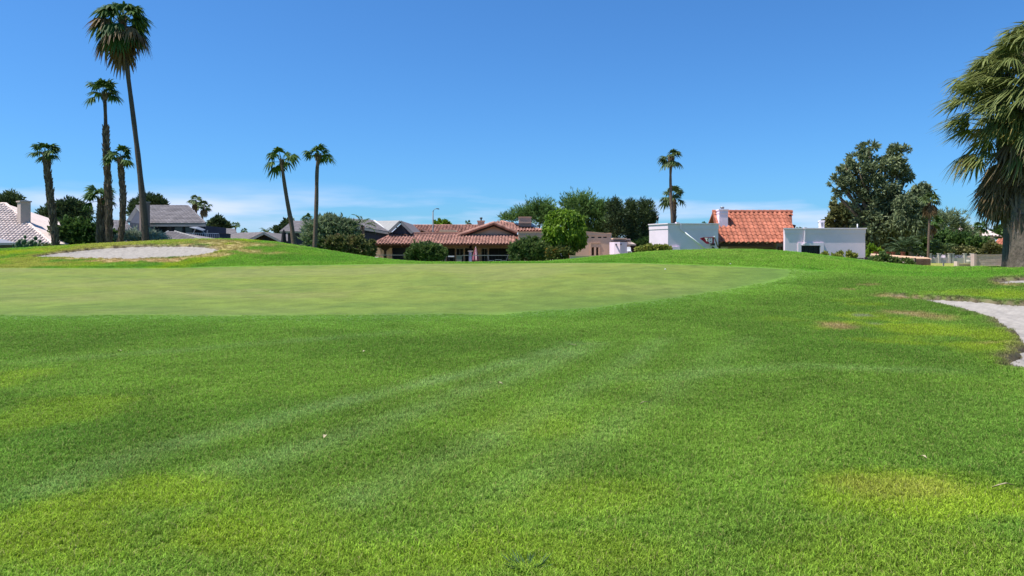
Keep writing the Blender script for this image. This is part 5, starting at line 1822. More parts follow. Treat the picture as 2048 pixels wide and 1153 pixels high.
# ---------------------------------------------------------------- palms
GL = 'tall palms on the left mound'
fan_palm('leaning shaggy-trunked palm, shortest crown on the far left', [(113, 497), (108, 460), (101, 400), (95, 345), (91, 308)], 56, [13, 15, 15, 14, 12], 37,
         [(11, 20, 78, 'g'), (4, -8, 20, 'g')], M_PDARK, [(.02, .97, 300, 7, .55)], GL, seed=71)
fan_palm('tall palm with bare upper trunk and shaggy lower trunk', [(219, 490), (218, 440), (216, 370), (212, 285), (211, 235), (209, 188)], 55.5, [13, 13, 13, 12, 8, 9], 43,
         [(12, 20, 78, 'g'), (3, -8, 18, 'g')], M_PDARK, [(.0, .70, 300, 7.5, .6), (.93, .99, 24, 7, .7)], GL, seed=72)
fan_palm('slim shaggy palm whose crown touches the tallest trunk', [(240, 488), (245, 440), (246, 390), (242, 345), (239, 318)], 55, [11, 12, 12, 11, 9], 36,
         [(10, 15, 78, 'g'), (4, -10, 18, 'g')], M_PDARK, [(.02, .97, 240, 6.5, .5)], GL, seed=73)
fan_palm('short palm with thick skirted trunk in front of the shrub', [(203, 488), (205, 460), (205, 425), (202, 400)], 56.5, [22, 22, 15, 6], 43,
         [(13, 18, 78, 'g'), (3, -5, 13, 'g')], M_PDARK, [(.0, .92, 260, 9, .75)], GL, seed=74)
fan_palm('tallest palm, bare curved trunk and drooping dark crown with dead fronds', [(291, 486), (289, 440), (278, 330), (266, 230), (257, 160), (250, 108), (244, 42)], 54.5, [18, 16, 13, 11, 10, 10, 12], 62,
         [(11, 30, 82, 'g'), (15, -12, 35, 'g'), (7, -38, -10, 'g'), (10, -45, 10, 'd'), (4, -84, -70, 'd')], M_PGREY, [(.93, 1.0, 26, 9, .6)], GL, seed=75, droop=.62, nseg=19, offs=.8)
fan_palm('left of the pair of palms on the mound, leaning with sparse windblown fronds', [(589, 494), (583, 450), (574, 400), (567, 355), (563, 322)], 53, [13, 11, 10, 9, 7], 42,
         [(5, 28, 68, 'g'), (4, -12, 28, 'g'), (1, -37, -32, 'g')], None, [(.93, 1.0, 16, 6, .5)], 'pair of palms on the mound', seed=76, droop=.6)
fan_palm('right of the pair of palms on the mound, straight reddish trunk', [(629, 503), (631, 460), (633, 400), (634, 345), (637, 312)], 52.5, [12, 11, 10, 9, 8], 37,
         [(8, 18, 72, 'g'), (3, -8, 15, 'g')], None, [(.90, .98, 26, 8, .55)], 'pair of palms on the mound', seed=77)
fan_palm('tall slender palm behind the white parapet wall', [(1346, 500), (1345, 445), (1342, 400), (1341, 350), (1343, 318)], 58, [10, 9, 8, 6, 9], 29,
         [(11, 10, 80, 'g'), (5, -25, 3, 'g')], None, [(.86, .98, 30, 8, .6)], 'palms behind the white wall', seed=78, mat=M_FROND2)
fan_palm('shorter full-crowned palm behind the white parapet wall', [(1350, 500), (1349, 450), (1348, 410), (1346, 396)], 59.5, [9, 9, 9, 8], 33,
         [(12, 10, 80, 'g'), (5, -15, 8, 'g')], M_PDARK, [(.4, .97, 60, 5, .5)], 'palms behind the white wall', seed=79, mat=M_FROND2)
fan_palm('slim leaning palm with dead skirt right of the eucalyptus', [(1856, 522), (1857, 490), (1859, 440), (1860, 402)], 61, [7, 6, 5, 5], 25,
         [(18, 5, 80, 'g'), (14, -82, -40, 'd')], None, None, 'slim palms right of the eucalyptus', seed=80, mat=M_FROND2)
small_palm('brown-trunked palm half hidden behind the slim leaning palm', [(1862, 512), (1863, 470), (1864, 446)], 78, [7, 7, 6], 22, 18, -30, 75, 81, 'slim palms right of the eucalyptus', None, 6)
small_palm('fan palm in the dark gap right of the eucalyptus trunk', [(1836, 512), (1837, 470), (1836, 450)], 80, [7, 6, 6], 20, 16, -40, 70, 82, 'slim palms right of the eucalyptus', None, 8)
small_palm('left of the twin far palms with brown skirts above the dark roof', [(394, 490), (393, 440), (391, 402)], 105, [4, 4, 4], 17, 16, -20, 80, 83, 'twin far palms with brown skirts', M_FROND2, 14)
small_palm('right of the twin far palms with brown skirts above the dark roof', [(404, 490), (404, 450), (408, 414)], 104, [4, 4, 4], 17, 16, -20, 80, 84, 'twin far palms with brown skirts', M_FROND2, 14)
small_palm('little far palm behind the long low roof', [(470, 490), (471, 452)], 125, [3, 3], 11, 14, -10, 75, 85)
small_palm('low far palm between the long roof and the gable', [(488, 490), (488, 463)], 125, [3, 3], 9, 14, -10, 75, 86)
feather_palm('pale feather palm behind the gable house', 532, 468, 96, 18, 18, 87, 20, 85, 'distant feather palms')
small_palm('fan palm above the grey hip roof', [(612, 490), (614, 438)], 112, [4, 4], 14, 20, -20, 80, 88)
small_palm('tiny far palm beside the far chimney', [(936, 490), (936, 447)], 150, [3, 3], 9, 14, -20, 80, 89)
small_palm('tiny far palm top above the white parapet wall', [(1407, 490), (1407, 448)], 140, [3, 3], 7, 12, -10, 80, 90)
small_palm('tiny far palm top right of the red tiled roof', [(1596, 490), (1597, 458)], 140, [3, 3], 8, 12, -10, 60, 91)
small_palm('far palm in front of the pale pink hip roof', [(1961, 500), (1961, 475), (1961, 456)], 105, [5, 5, 5], 18, 26, -30, 80, 92, 'distant fan palms', M_DKGREEN if False else M_FROND)
feather_palm('dark arching date palm left of the slim leaning palm', 1808, 503, 60, 42, 44, 93, 5, 85, 'low date palms on the right', None, M_DATE)
feather_palm('pale arching date palm behind the end of the white fence', 1884, 504, 68, 30, 30, 94, 20, 85, 'low date palms on the right')
feather_palm('palm with drooping pale feather fronds beside the bougainvillea', 725, 452, 62, 34, 11, 95, -5, 80, None, 8, None, 'feather_palm')


def big_palms():
    """the two massive fan palms at the right edge, each frond its own mesh, wind from the right"""
    rng = np.random.default_rng(5)
    Y = 30.5
    for lab, path, wid, crown_z, nf, seed, dy in (
            ('massive grey-trunked fan palm at the right edge, in front of its twin', [(2053, 533), (2051, 500), (2050, 450), (2052, 400), (2059, 270), (2063, 105)], [64, 54, 48, 46, 42, 36], 0, 130, 6, 0),
            ('fan palm trunk in shade behind the massive trunk at the right edge', [(2019, 531), (2020, 480), (2019, 430), (2013, 380), (2006, 300), (2004, 150)], [26, 24, 23, 22, 22, 22], 0, 105, 7, .9)):
        r = np.random.default_rng(seed)
        y = Y + dy
        pts = curve(path, y)
        zg = gz(pts[0].x, y)
        pts[0].z = min(pts[0].z, zg - .1)
        t = thing('fan_palm', lab, 'palm tree', (pts[0].x, y, zg), 'massive fan palms at the right edge')
        pth = smooth_path(pts, 6)
        m = len(pth) - 1
        wi = np.interp(np.linspace(0, 1, m + 1), np.linspace(0, 1, len(wid)), wid)
        rads = []
        for i in range(m + 1):
            base = PX(wi[i], y) / 2
            ph = r.uniform(0, .3)
            flare = .14 * max(0, 1 - i / (m * .22))
            rads.append(lambda k, b=base, p=ph, f=flare: b * (1 + .04 * math.sin(k * 1.9 + p) + f * (.5 + .5 * math.sin(k * 2.6))))
        MB().tube(pth, rads, 20).build('trunk', surf('old_palm_trunk', (.18, .145, .115), .9, .15, 2.2, 1.0, 7, .07, spec=.08, col2=(.085, .068, .052), stretch=(1.6, 1.6, .7)), t, True)
        boots(pth, [PX(w, y) / 2 for w in wi], .30, .62, 150, .32, r, M_BOOT, t, .35)
        top = pth[-1]
        for i in range(nf):
            f = i / nf
            kind = M_BIGF if f < .60 else (M_GOLD if r.uniform() < .3 else M_BIGF) if f < .80 else M_DEAD
            pitch = 82 - 118 * f + r.normal() * 10 if f < .82 else r.uniform(-80, -50)
            az = i * 2.39996 + r.uniform(-.3, .3)
            grow = .80 + .55 * math.sin(math.pi * min(1, f * 1.15)) if f < .82 else .7
            V, Q = frond_arrays(r, math.radians(pitch), grow * r.uniform(.7, 1.1), .95 * r.uniform(.8, 1.15), 24, r.uniform(.35, .95), r.uniform(70, 105), (-.35 * r.uniform(.3, 1.4), -.06 * r.normal(), 0), az, .05, .7)
            c = top + Vector((r.normal() * .1, r.normal() * .1, -.05 - 3.9 * f + r.normal() * .15))
            rr = PX(26, y) * .5
            V = V + np.array(c) + np.array([math.cos(az), math.sin(az), 0]) * rr
            nm = 'dead_frond' if kind is M_DEAD else 'frond'
            npmesh(nm, V, Q, kind, t)
        # skirt of old leaves hanging against the trunk
        for i in range(26):
            az = i * 2.39996
            pitch = math.radians(r.uniform(-88, -76))
            V, Q = frond_arrays(r, pitch, .8, .95 * r.uniform(.8, 1.15), 20, .4, 70, (-.1, 0, 0), az, .02, .8)
            c = top + Vector((math.cos(az) * .42, math.sin(az) * .42, -3.4 - 1.0 * r.uniform()))
            npmesh('dead_frond', V + np.array(c), Q, M_DEAD, t)


big_palms()


# ---------------------------------------------------------------- walls and fences on the right
def build_right_yard():
    m_block = surf('pink_block', (.55, .42, .37), .9, .08, 3, .4, 40, .006, spec=.1, island=.10)
    m_brick = surf('brown_brick', (.19, .105, .075), .9, .1, 3, .4, 40, .006, spec=.1, island=.2)

    def block_wall(parent, x0, x1, y, z0, z1, bw, bh, mat, thick=.2, name='blocks', joint=.012):
        mb = MB()
        rows = max(1, round((z1 - z0) / bh))
        bh = (z1 - z0) / rows
        rng = random.Random(2)
        for j in range(rows):
            off = -.5 * bw if j % 2 else 0
            x = x0 + off
            while x < x1 - .02:
                a, b = max(x0, x), min(x1, x + bw)
                if b - a > .03:
                    q = rng.uniform(-.004, .004)
                    mb.box(a + joint / 2, b - joint / 2, y + q, y + thick, z0 + j * bh + joint / 2, z0 + (j + 1) * bh - joint / 2)
                x += bw
        o = mb.build(name, mat, parent)
        o['kind'] = 'stuff'
        MB().box(x0, x1, y + .015, y + thick - .015, z0 - .3, z1 - .01).build('mortar', M_PINKWALL, parent)

    y = 39.6
    w = thing('block_wall', 'pink block garden wall with a taller pier, left of the big palm trunks', 'wall', (*xy(1975, y), 1.1))
    zb_ = zv(537, y)
    block_wall(w, xy(1952, y)[0], xy(2006, y)[0], y, zb_, zv(511, y), .26, .098, m_block)
    MB().box(xy(1952, y)[0], xy(2006, y)[0], y - .02, y + .22, zv(511, y), zv(509.6, y)).build('coping', M_PINKWALL, w)
    for u, v in ((1949.5, 508), (2007, 509.5)):
        MB().box(xy(u, y)[0] - .065, xy(u, y)[0] + .065, y - .06, y + .26, zb_ - .3, zv(v, y)).build('pier', surf('pink_pier', (.50, .37, .33), .9, .06, 2, .4, 40, .006), w)
    y2 = 40.3
    l = thing('low_block_wall', 'low step of pink block wall left of the taller pink wall', 'wall', (*xy(1930, y2), 1.1))
    block_wall(l, xy(1917, y2)[0], xy(1946, y2)[0], y2, zv(537, y2), zv(529, y2), .26, .075, m_block)
    MB().box(xy(1917, y2)[0], xy(1946, y2)[0], y2 - .02, y2 + .22, zv(529, y2), zv(527.6, y2)).build('coping', M_PINKWALL, l)
    MB().box(xy(1915.3, y2)[0] - .06, xy(1915.3, y2)[0] + .06, y2 - .05, y2 + .25, zv(538, y2), zv(523, y2)).build('pier', m_block, l)
    # white fence with iron infill
    y3 = 63.0
    m_cream = surf('cream_block', (.46, .43, .37), .9, .06, 1.0, .4, 60, .006, spec=.1)
    f = thing('white_fence', 'white garden fence of low panels, piers and grey iron infill behind the lawn', 'fence', (*xy(1900, y3), 1.1))
    zb3, zp, zr = zv(527.5, y3), zv(516.5, y3), zv(510.5, y3)
    us = [1860, 1878.5, 1899.5, 1905.5, 1930, 1944]
    for i, u in enumerate(us):
        x = xy(u, y3)[0]
        pr = MB().box(x - .09, x + .09, y3 - .08, y3 + .16, zb3 - .2, zv(508, y3)).build('pier', m_cream, f)
        MB().box(x - .12, x + .12, y3 - .11, y3 + .19, zv(508, y3), zv(507, y3)).build('pier_cap', m_cream, pr)
    for a, b in zip(us[:-1], us[1:]):
        x0, x1 = xy(a, y3)[0] + .09, xy(b, y3)[0] - .09
        if x1 - x0 < .3:
            continue
        MB().box(x0, x1, y3, y3 + .12, zb3 - .2, zp).build('panel', m_cream, f)
        mb = MB().box(x0, x1, y3 + .04, y3 + .07, zr - .03, zr).box(x0, x1, y3 + .04, y3 + .07, zp + .01, zp + .04)
        n = int((x1 - x0) / .11)
        for k in range(1, n):
            x = x0 + (x1 - x0) * k / n
            mb.box(x - .012, x + .012, y3 + .045, y3 + .065, zp + .04, zr - .03)
        mb.build('iron_panel', M_METAL, f)
    bx = thing('storage_bin', 'pale barrel-shaped bin in front of the last fence panel', 'bin', (*xy(1938, 60), 1.1))
    x = xy(1938.5, 60)[0]
    MB().tube([(x, 60, 1.0), (x, 60, zv(520, 60)), (x, 60, zv(519, 60))], [.19, .21, .17], 12).build('body', m_cream, bx, True)
    MB().tube([(x, 60, zv(519, 60)), (x, 60, zv(518.2, 60))], [.22, .2], 12).build('lid', M_FASCIA, bx, True)
    s = thing('signpost', 'small grey post with a square plate in the yellow grass', 'signpost', (*xy(1887.5, 43), 1.05))
    x = xy(1887.5, 43)[0]
    MB().box(x - .03, x + .03, 43, 43.06, .8, zv(523, 43)).build('post', M_FASCIA, s)
    MB().box(x - .12, x + .12, 42.97, 43.0, zv(526, 43), zv(521, 43)).build('plate', M_METAL, s)
    # planter wall with black rails
    y4 = 44.0
    p = thing('planter_wall', 'brown brick planter pier with a long beige coping and back wall', 'wall', (*xy(1845, y4), 1.0))
    x0, x1 = xy(1832, y4)[0], xy(1861.5, y4)[0]
    zb4 = zv(538, y4)
    block_wall(p, x0, x1, y4, zb4, zv(518, y4), .2, .075, m_brick, .35, 'bricks')
    MB().ext([P(1742, 509, 50.5), P(1863, 517.6, 43.9), P(1863, 515.2, 43.9) + Vector((0, .45, 0)), P(1742, 507.5, 51)], (0, 0, -.08)).build('coping', M_TAN, p)
    MB().ext([P(1743, 509.5, 50.6), P(1832, 515.8, 45.5), P(1832, 536, 45.5), P(1743, 520, 50.6)], (0, .2, 0)).build('back_wall', M_PINKWALL, p)
    MB().box(xy(1733, 48)[0], xy(1741, 48)[0], 48, 48.3, .5, zv(515, 48)).build('end_wall', M_BROWN, p)
    r = thing('rail_fence', 'black iron rail fence with vine, in front of the brick planter', 'fence', (*xy(1790, 43.8), 1.0))
    a, b = P(1731, 528, 45.0), P(1831.5, 537, 43.7)
    MB().beam(P(1731, 517, 45), P(1831.5, 518.2, 43.7), .05).build('top_rail', M_IRON, r)
    MB().beam(P(1731, 525, 45), P(1831.5, 534, 43.7), .04).build('bottom_rail', M_IRON, r)
    for i, u in enumerate((1731.5, 1742.5, 1766, 1790, 1810, 1830.5)):
        yy_ = 45 - 1.3 * (u - 1731) / 100
        x = xy(u, yy_)[0]
        MB().box(x - .03, x + .03, yy_ - .03, yy_ + .03, .7, zv(516.5, yy_)).build('post', M_IRON, r)
    # white rail at the end of the house
    k = thing('grey_rail', 'short dark rail at the right foot of the white house', 'rail', (*xy(1720, 49), .8))
    MB().beam(P(1705, 517, 49), P(1727, 517.3, 49), .06).build('top_rail', M_IRON, k)
    for u in (1706, 1726):
        x = xy(u, 49)[0]
        MB().box(x - .03, x + .03, 48.97, 49.03, .3, zv(517.2, 49)).build('post', M_IRON, k)
    m_pot = surf('terracotta', (.20, .065, .04), .85, .1, 4)
    labs = ['terracotta pot nearest the white house corner, behind the beige coping', 'second terracotta pot from the white house corner', 'middle terracotta pot behind the beige coping', 'terracotta pot right of the middle one, behind the coping', 'lone terracotta pot at the right, near the slim palms']
    for i, u in enumerate((1752, 1764, 1776, 1786, 1806)):
        x = xy(u, 53)[0]
        c = thing('terracotta_pot', labs[i], 'pot', (x, 53, 1.0), 'terracotta pots behind the coping')
        MB().tube([(x, 53, .9), (x, 53, zv(505.5, 53))], [.11, .15], 10).build('pot', m_pot, c)
        MB().tube([(x, 53, zv(505.5, 53)), (x, 53, zv(504.3, 53))], [.18, .18], 10).build('rim', m_pot, c)


build_right_yard()


# ---------------------------------------------------------------- flag on the white house
def build_flag():
    t = thing('flag', 'maroon flag with pale lettering blowing left from a slanted pole on the white house', 'flag', P(1432, 488, 51.6))
    a, b = P(1429, 475, 51.3), P(1435.5, 494, 52.0)
    MB().tube([b, a], [.045, .035], 8).build('pole', M_TIMBER, t, True)
    MB().tube([a, a + (a - b).normalized() * .1], [.05, .03], 8).build('finial', M_WPAINT, t, True)
    w, n, m = PX(28.5, 51.3), 20, 10
    Y = 51.3
    mar = surf('maroon_cloth', (.20, .012, .03), .75, .1, 4, spec=.2)
    whi = surf('white_cloth', (.75, .68, .70), .75, .05, 4, spec=.2)

    def at(s, q, o=0.0):
        """s along the fly from the pole, q down the hoist"""
        u = 1428.5 - 28.5 * s
        vt = 474.2 + 1.2 * math.sin(s * 3.2) * .6 + (2.6 * max(0, s - .75) / .25)
        hgt = 13.6 * (1 - .05 * s) if s < .55 else 13.0 * (1 - (s - .55) / .45 * .86)
        p = P(u, vt + hgt * q, Y)
        p.y += .10 * math.sin(s * 9 + q * 1.5) - o
        return p
    V, Q = [], []
    for i in range(n + 1):
        for j in range(m + 1):
            V.append(at(i / n, j / m))
    for i in range(n):
        for j in range(m):
            k = i * (m + 1) + j
            Q.append((k, k + 1, k + m + 2, k + m + 1))
    npmesh('cloth', np.array([tuple(p) for p in V]), np.array(Q), mar, t, True)

    def strip(pts, wd):
        mb = MB()
        for (s0, q0), (s1, q1) in zip(pts[:-1], pts[1:]):
            for e in range(4):
                f0, f1 = e / 4, (e + 1) / 4
                A = (s0 + (s1 - s0) * f0, q0 + (q1 - q0) * f0)
                B = (s0 + (s1 - s0) * f1, q0 + (q1 - q0) * f1)
                dx, dq = (s1 - s0) * 2.0, (q1 - q0)
                L = math.hypot(dx, dq) or 1
                ox, oq = -dq / L * wd / 2.0, dx / L * wd
                mb.add([at(A[0] - ox, A[1] - oq, .012), at(B[0] - ox, B[1] - oq, .012), at(B[0] + ox, B[1] + oq, .012), at(A[0] + ox, A[1] + oq, .012)], [(0, 1, 2, 3)])
        return mb
    # letter shapes as far as the folds let one read them: an M-like block and an A-like block
    for pts, wd in (([(.16, .72), (.16, .16), (.30, .6), (.40, .25), (.40, .72)], .10), ([(.13, .82), (.38, .82)], .09), ([(.50, .2), (.66, .22)], .10), ([(.52, .62), (.60, .25)], .08), ([(.27, .22), (.42, .18)], .08)):
        strip(pts, wd).build('emblem', whi, t)
    strip([(.02, .02), (.5, .02), (.97, .04)], .05).build('hem', surf('pink_cloth', (.55, .25, .30), .75, .05, 4), t)


build_flag()


# ---------------------------------------------------------------- patio things in the middle
def build_patio_things():
    y = 65.0
    f = thing('patio_fence', 'thin iron fence with a pale top rail along the left of the patio', 'fence', (*xy(780, y), .3))
    rail(Vector((*xy(745, y), zv(530, y))), Vector((*xy(815, y), zv(530, y))), zv(511, y) - zv(530, y), .28, f, M_IRON, .025, .03)
    MB().beam(P(745, 510.6, y), P(815, 510.6, y), .07, .05).build('cap_rail', M_FASCIA, f)
    g = thing('patio_fence', 'thin iron fence with a pale top rail right of the gate pillars', 'fence', (*xy(975, y), .3))
    rail(Vector((*xy(924, y), zv(530, y))), Vector((*xy(1024, y), zv(530, y))), zv(511.5, y) - zv(530, y), .28, g, M_IRON, .02, .025)
    MB().beam(P(924, 511.2, y), P(1024, 511.2, y), .06, .045).build('cap_rail', M_FASCIA, g)
    m = surf('grey_block', (.22, .20, .17), .9, .1, 3, .4, 30, .006)
    for u, lab in ((886.5, 'grey block gate pillar half covered by the clipped hedge'), (918.5, 'grey block gate pillar between the dark gate gap and the thin fence')):
        x = xy(u, 65.2)[0]
        p = thing('gate_pillar', lab, 'pillar', (x, 65.2, .3), 'grey gate pillars of the patio')
        mb = MB()
        for j in range(6):
            z0 = .1 + j * .27
            mb.box(x - .23, x + .23, 65.0, 65.4, z0 + .006, z0 + .264)
        mb.build('blocks', m, p)['kind'] = 'stuff'
        MB().box(x - .26, x + .26, 64.97, 65.43, .1 + 6 * .27, zv(511, 65)).build('cap', m, p)
    b = thing('bench', 'dark bench with a pale seat board seen through the patio gate', 'bench', (*xy(902, 67), .3))
    MB().box(xy(896.5, 67)[0], xy(908.5, 67)[0], 66.8, 67.2, zv(514.5, 67), zv(512, 67)).build('seat', M_WPAINT, b)
    for u in (898, 907):
        MB().box(xy(u, 67)[0] - .04, xy(u, 67)[0] + .04, 66.9, 67.1, .1, zv(514.5, 67)).build('leg', M_IRON, b)
    um = thing('closed_umbrella', 'closed faded pink patio umbrella with pale panels by the white column', 'parasol', (*xy(951, 66.5), .3))
    x, yu = xy(951.5, 66.5)[0], 66.5
    mb1, mb2 = MB(), MB()
    n = 16
    prof = [(zv(495.5, yu), .03), (zv(499, yu), .09), (zv(506, yu), .17), (zv(514, yu), .26), (zv(520, yu), .30), (zv(522.5, yu), .22)]
    for k in range(n):
        for (z0, r0), (z1, r1) in zip(prof[:-1], prof[1:]):
            def pt(z, r, kk):
                a = 2 * math.pi * kk / n
                rr = r * (1.12 if kk % 2 else .78)
                lean = (zv(495, yu) - z) * -.03
                return (x + math.cos(a) * rr + lean, yu + math.sin(a) * rr, z)
            (mb2 if k % 4 == 0 else mb1).add([pt(z0, r0, k), pt(z0, r0, k + 1), pt(z1, r1, k + 1), pt(z1, r1, k)], [(0, 1, 2, 3)])
    mb1.build('canopy', surf('faded_pink_cloth', (.36, .11, .15), .85, .12, 3), um)
    mb2.build('canopy_stripe', surf('pale_pink_cloth', (.62, .40, .42), .85, .08, 3), um)
    MB().tube([(x, yu, .05), (x, yu, zv(494, yu))], [.025, .02], 8).build('pole', M_METAL, um, True)
    MB().tube([(x, yu, .05), (x, yu, .2)], [.3, .12], 12).build('base', M_IRON, um, True)
    # table and two chairs
    t = thing('patio_table', 'small dark patio table in the shade right of the umbrella', 'table', (*xy(996, 66.8), .3))
    MB().box(xy(990, 66.8)[0], xy(1003, 66.8)[0], 66.4, 67.2, zv(520.5, 66.8), zv(519.5, 66.8)).build('table_top', M_METAL, t)
    for u in (991, 1002):
        for yy_ in (66.45, 67.1):
            MB().box(xy(u, 66.8)[0] - .025, xy(u, 66.8)[0] + .025, yy_, yy_ + .05, .1, zv(520.5, 66.8)).build('leg', M_METAL, t)
    for u, lab, sd in ((983, 'dark metal patio chair left of the patio table', 1), (1008, 'grey metal patio chair right of the patio table', -1)):
        x = xy(u, 66.8)[0]
        c = thing('patio_chair', lab, 'chair', (x, 66.8, .3), 'patio chairs')
        z0 = zv(526, 66.8)
        MB().box(x - .24, x + .24, 66.55, 67.05, z0 + .18, z0 + .22).build('seat', M_METAL, c)
        MB().ext([(x - sd * .24, 66.55, z0 + .2), (x - sd * .24, 67.05, z0 + .2), (x - sd * .34, 67.0, z0 + .62), (x - sd * .34, 66.6, z0 + .62)], (sd * .03, 0, 0)).build('backrest', M_METAL, c)
        for dx in (-.22, .22):
            for dy in (66.57, 67.0):
                MB().box(x + dx - .015, x + dx + .015, dy, dy + .03, .1, z0 + .18).build('leg', M_METAL, c)
    gh = thing('garden_hoop', 'small white hoop standing on the lawn edge before the patio', 'hoop', (*xy(782.5, 51), 1.2))
    pts = [P(779.5, 522.5, 51)] + [P(782.8 - 3.3 * math.cos(a), 521 - 2.2 * math.sin(a), 51) for a in np.linspace(.1, 3.04, 8)] + [P(786, 523.5, 51)]
    MB().tube(pts, [.02] * len(pts), 6).build('hoop', M_WPAINT, gh, True)
    for u, v, lab in ((752, 518, 'pale stone on the mound edge left of the white hoop'), (806, 525, 'white stone on the lawn edge right of the white hoop')):
        X = P(u, v, 49.8)
        s = MB()
        rng = random.Random(u)
        s.tube([X + Vector((-.12, 0, -.1)), X + Vector((-.06, 0, .02)), X + Vector((.08, .02, .03)), X + Vector((.14, 0, -.1))], [.07, .11, .1, .06], 7)
        o = s.build('stone', surf('pale_stone', (.6, .57, .52), .9, .1, 6, .5, 20, .02), None, True)
        tag(o, lab, 'stone', 'pale stones before the patio')
    # closed dark umbrella by the left house
    d = thing('closed_umbrella', 'closed black umbrella at the corner of the grey hip-roofed house', 'parasol', (*xy(567.5, 69), .4))
    x, yu = xy(567.5, 69)[0], 69.0
    mb = MB()
    for k in range(12):
        for (z0, r0), (z1, r1) in zip([(zv(459.5, yu), .03), (zv(466, yu), .16), (zv(478, yu), .2)], [(zv(466, yu), .16), (zv(478, yu), .2), (zv(490, yu), .26)]):
            P2 = lambda z, r, kk: (x + math.cos(math.pi * kk / 6) * r * (1.1 if kk % 2 else .8), yu + math.sin(math.pi * kk / 6) * r * (1.1 if kk % 2 else .8), z)
            mb.add([P2(z0, r0, k), P2(z0, r0, k + 1), P2(z1, r1, k + 1), P2(z1, r1, k)], [(0, 1, 2, 3)])
    mb.build('canopy', surf('black_cloth', (.015, .015, .02), .85, .1, 3), d)
    MB().tube([(x, yu, .1), (x, yu, zv(459, yu))], [.03, .02], 8).build('pole', M_IRON, d, True)
    # white plastic chair beyond the court wall
    y5 = 74.0
    x = xy(1258.5, y5)[0]
    c = thing('garden_chair', 'white plastic chair in the shaded porch beside the court wall', 'chair', (x, y5, .3))
    z0 = zv(505.5, y5)
    MB().box(x - .22, x + .22, y5 - .22, y5 + .22, z0 + .1, z0 + .15).build('seat', M_WPAINT, c)
    MB().ext([(x - .2, y5 + .2, z0 + .1), (x + .2, y5 + .2, z0 + .1), (x + .2, y5 + .3, z0 + .5), (x + .1, y5 + .31, z0 + .58), (x - .1, y5 + .31, z0 + .58), (x - .2, y5 + .3, z0 + .5)], (0, .03, 0)).build('backrest', M_WPAINT, c)
    for dx in (-.2, .2):
        for dy in (-.2, .2):
            MB().box(x + dx - .02, x + dx + .02, y5 + dy - .02, y5 + dy + .02, .1, z0 + .1).build('leg', M_WPAINT, c)


build_patio_things()


# ---------------------------------------------------------------- street lamp, lantern
def build_lamps():
    y = 88.0
    t = thing('street_lamp', 'grey cobra-head street lamp on a tall pole above the far red roof', 'street lamp', (*xy(866, y), .4))
    m = surf('galvanised', (.13, .15, .17), .6, .1, 3, spec=.4)
    x = xy(866, y)[0]
    MB().tube([(x, y, .2), (x, y, zv(424, y))], [.11, .07], 10).build('pole', m, t, True)
    arm = [P(866, 424, y), P(867.2, 421, y), P(870, 418.6, y), P(874, 417.6, y)]
    MB().tube(arm, [.05, .045, .04, .04], 8).build('arm', m, t, True)
    MB().ext([P(873.5, 416.9, y), P(877.5, 417.3, y), P(878.8, 418.6, y), P(876.5, 419.3, y), P(873.5, 418.4, y)], (0, .22, 0)).build('lamp_head', m, t)
    y = 76.0
    l = thing('lantern_post', 'black lantern on a post between the pines and the white wall', 'street lamp', (*xy(1315.5, y), .4))
    x = xy(1315.5, y)[0]
    MB().tube([(x, y, .2), (x, y, zv(441.5, y))], [.06, .045], 8).build('post', M_IRON, l, True)
    MB().tube([(x, y, zv(441.5, y)), (x, y, zv(435.5, y))], [.07, .13], 6).build('glass', M_GLASS, l)
    MB().tube([(x, y, zv(435.5, y)), (x, y, zv(433.5, y)), (x, y, zv(432, y))], [.16, .07, .02], 6).build('cap', M_IRON, l)


build_lamps()


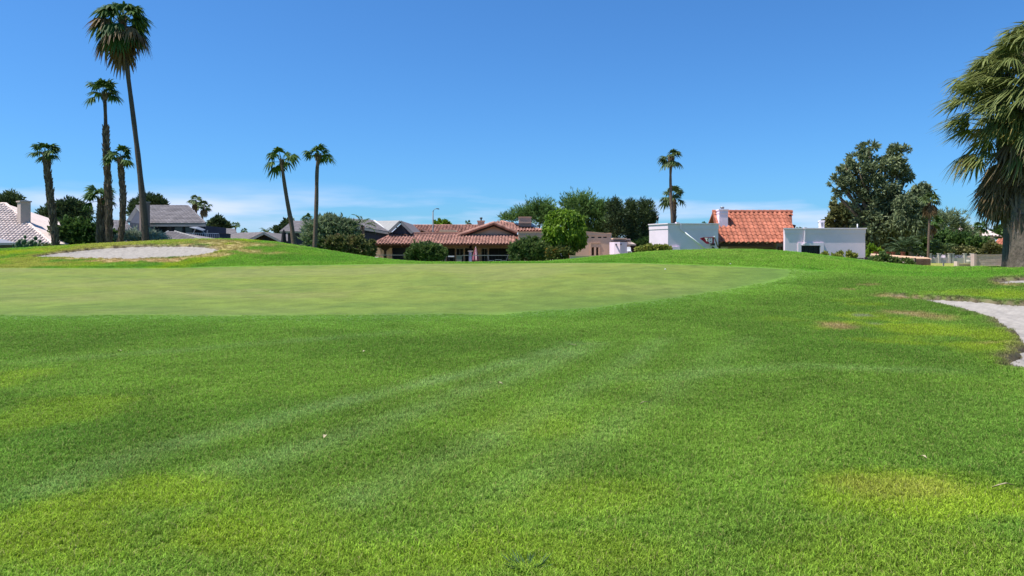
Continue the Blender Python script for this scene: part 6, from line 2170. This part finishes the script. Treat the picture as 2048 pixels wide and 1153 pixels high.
# ---------------------------------------------------------------- small things lying on the grass
def build_litter():
    m = surf('dry_leaf', (.42, .36, .22), .8, .15, 20)
    spots = [((239, 708), 'pale dry leaf on the lawn near the left edge below the green'), ((728, 709), 'grey dry leaf on the lawn left of centre, below the green'), ((1145, 696), 'thin straw blade lying on the pale mower track'),
             ((1290, 815), 'curled straw blade in the middle of the lawn'), ((1845, 927), 'white dry leaf above the yellow patch'), ((2006, 985), 'dry twig at the right end of the yellow patch'), ((650, 884), 'small straw flake on the lawn left of the mower track'), ((1000, 775), 'pale leaf flake near the mower tracks')]
    for i, ((u, v), lab) in enumerate(spots):
        x, y = hit(u, v)
        z = gz(x, y) + .035
        a = i * 1.3
        L, w = (.035, .016) if i not in (2, 3, 5) else (.09, .007)
        c, s = math.cos(a), math.sin(a)
        V = []
        for k, (q, ww, h) in enumerate([(-1, .1, .0), (-.4, .9, .012), (.3, 1, .02), (1, .08, .004)]):
            for sg in (-1, 0, 1):
                px_, py_ = q * L, sg * ww * w
                V.append((x + px_ * c - py_ * s, y + px_ * s + py_ * c, z + h + abs(sg) * .008))
        Q = [(k * 3 + e, k * 3 + e + 1, k * 3 + 4 + e, k * 3 + 3 + e) for k in range(3) for e in range(2)]
        o = npmesh('dry_leaf', np.array(V), np.array(Q), m)
        tag(o, lab, 'leaf', 'dry leaves and straws on the lawn')
    for u, v, lab in ((1330.5, 541, 'white golf ball on the slope of the right mound'), (1461, 530, 'tiny white ball further up the right mound')):
        x, y = hit(u, v)
        me = MB()
        r, z = .028, gz(x, y) + .04
        me.tube([(x, y, z + r * math.cos(q)) for q in np.linspace(.05, 3.09, 7)], [max(.002, r * math.sin(q)) for q in np.linspace(.05, 3.09, 7)], 10)
        tag(me.build('golf_ball', M_WPAINT, None, True), lab, 'ball', 'white balls on the right mound')
    # coarse dark tuft
    rng = np.random.default_rng(3)
    x, y = hit(1052, 1138)
    n = 70
    a = rng.uniform(0, 2 * math.pi, n)
    q = rng.uniform(0, .05, n)
    B = np.stack([x + np.cos(a) * q * 2.0, y + np.sin(a) * q, np.full(n, gz(x, y))], 1)
    D = unit(np.stack([np.cos(a) * rng.uniform(.4, 1.6, n), np.sin(a) * rng.uniform(.4, 1.6, n), np.full(n, .55)], 1))
    o = leaf_mesh('grass_clump', B, D, rng.uniform(.05, .13, n), .006, leafmat('dark_blade', (.03, .08, .03), (.07, .14, .05), .3, .4, .4), None, rng)
    tag(o, 'coarse dark weed tuft sprawling at the bottom of the lawn', 'weed')


build_litter()
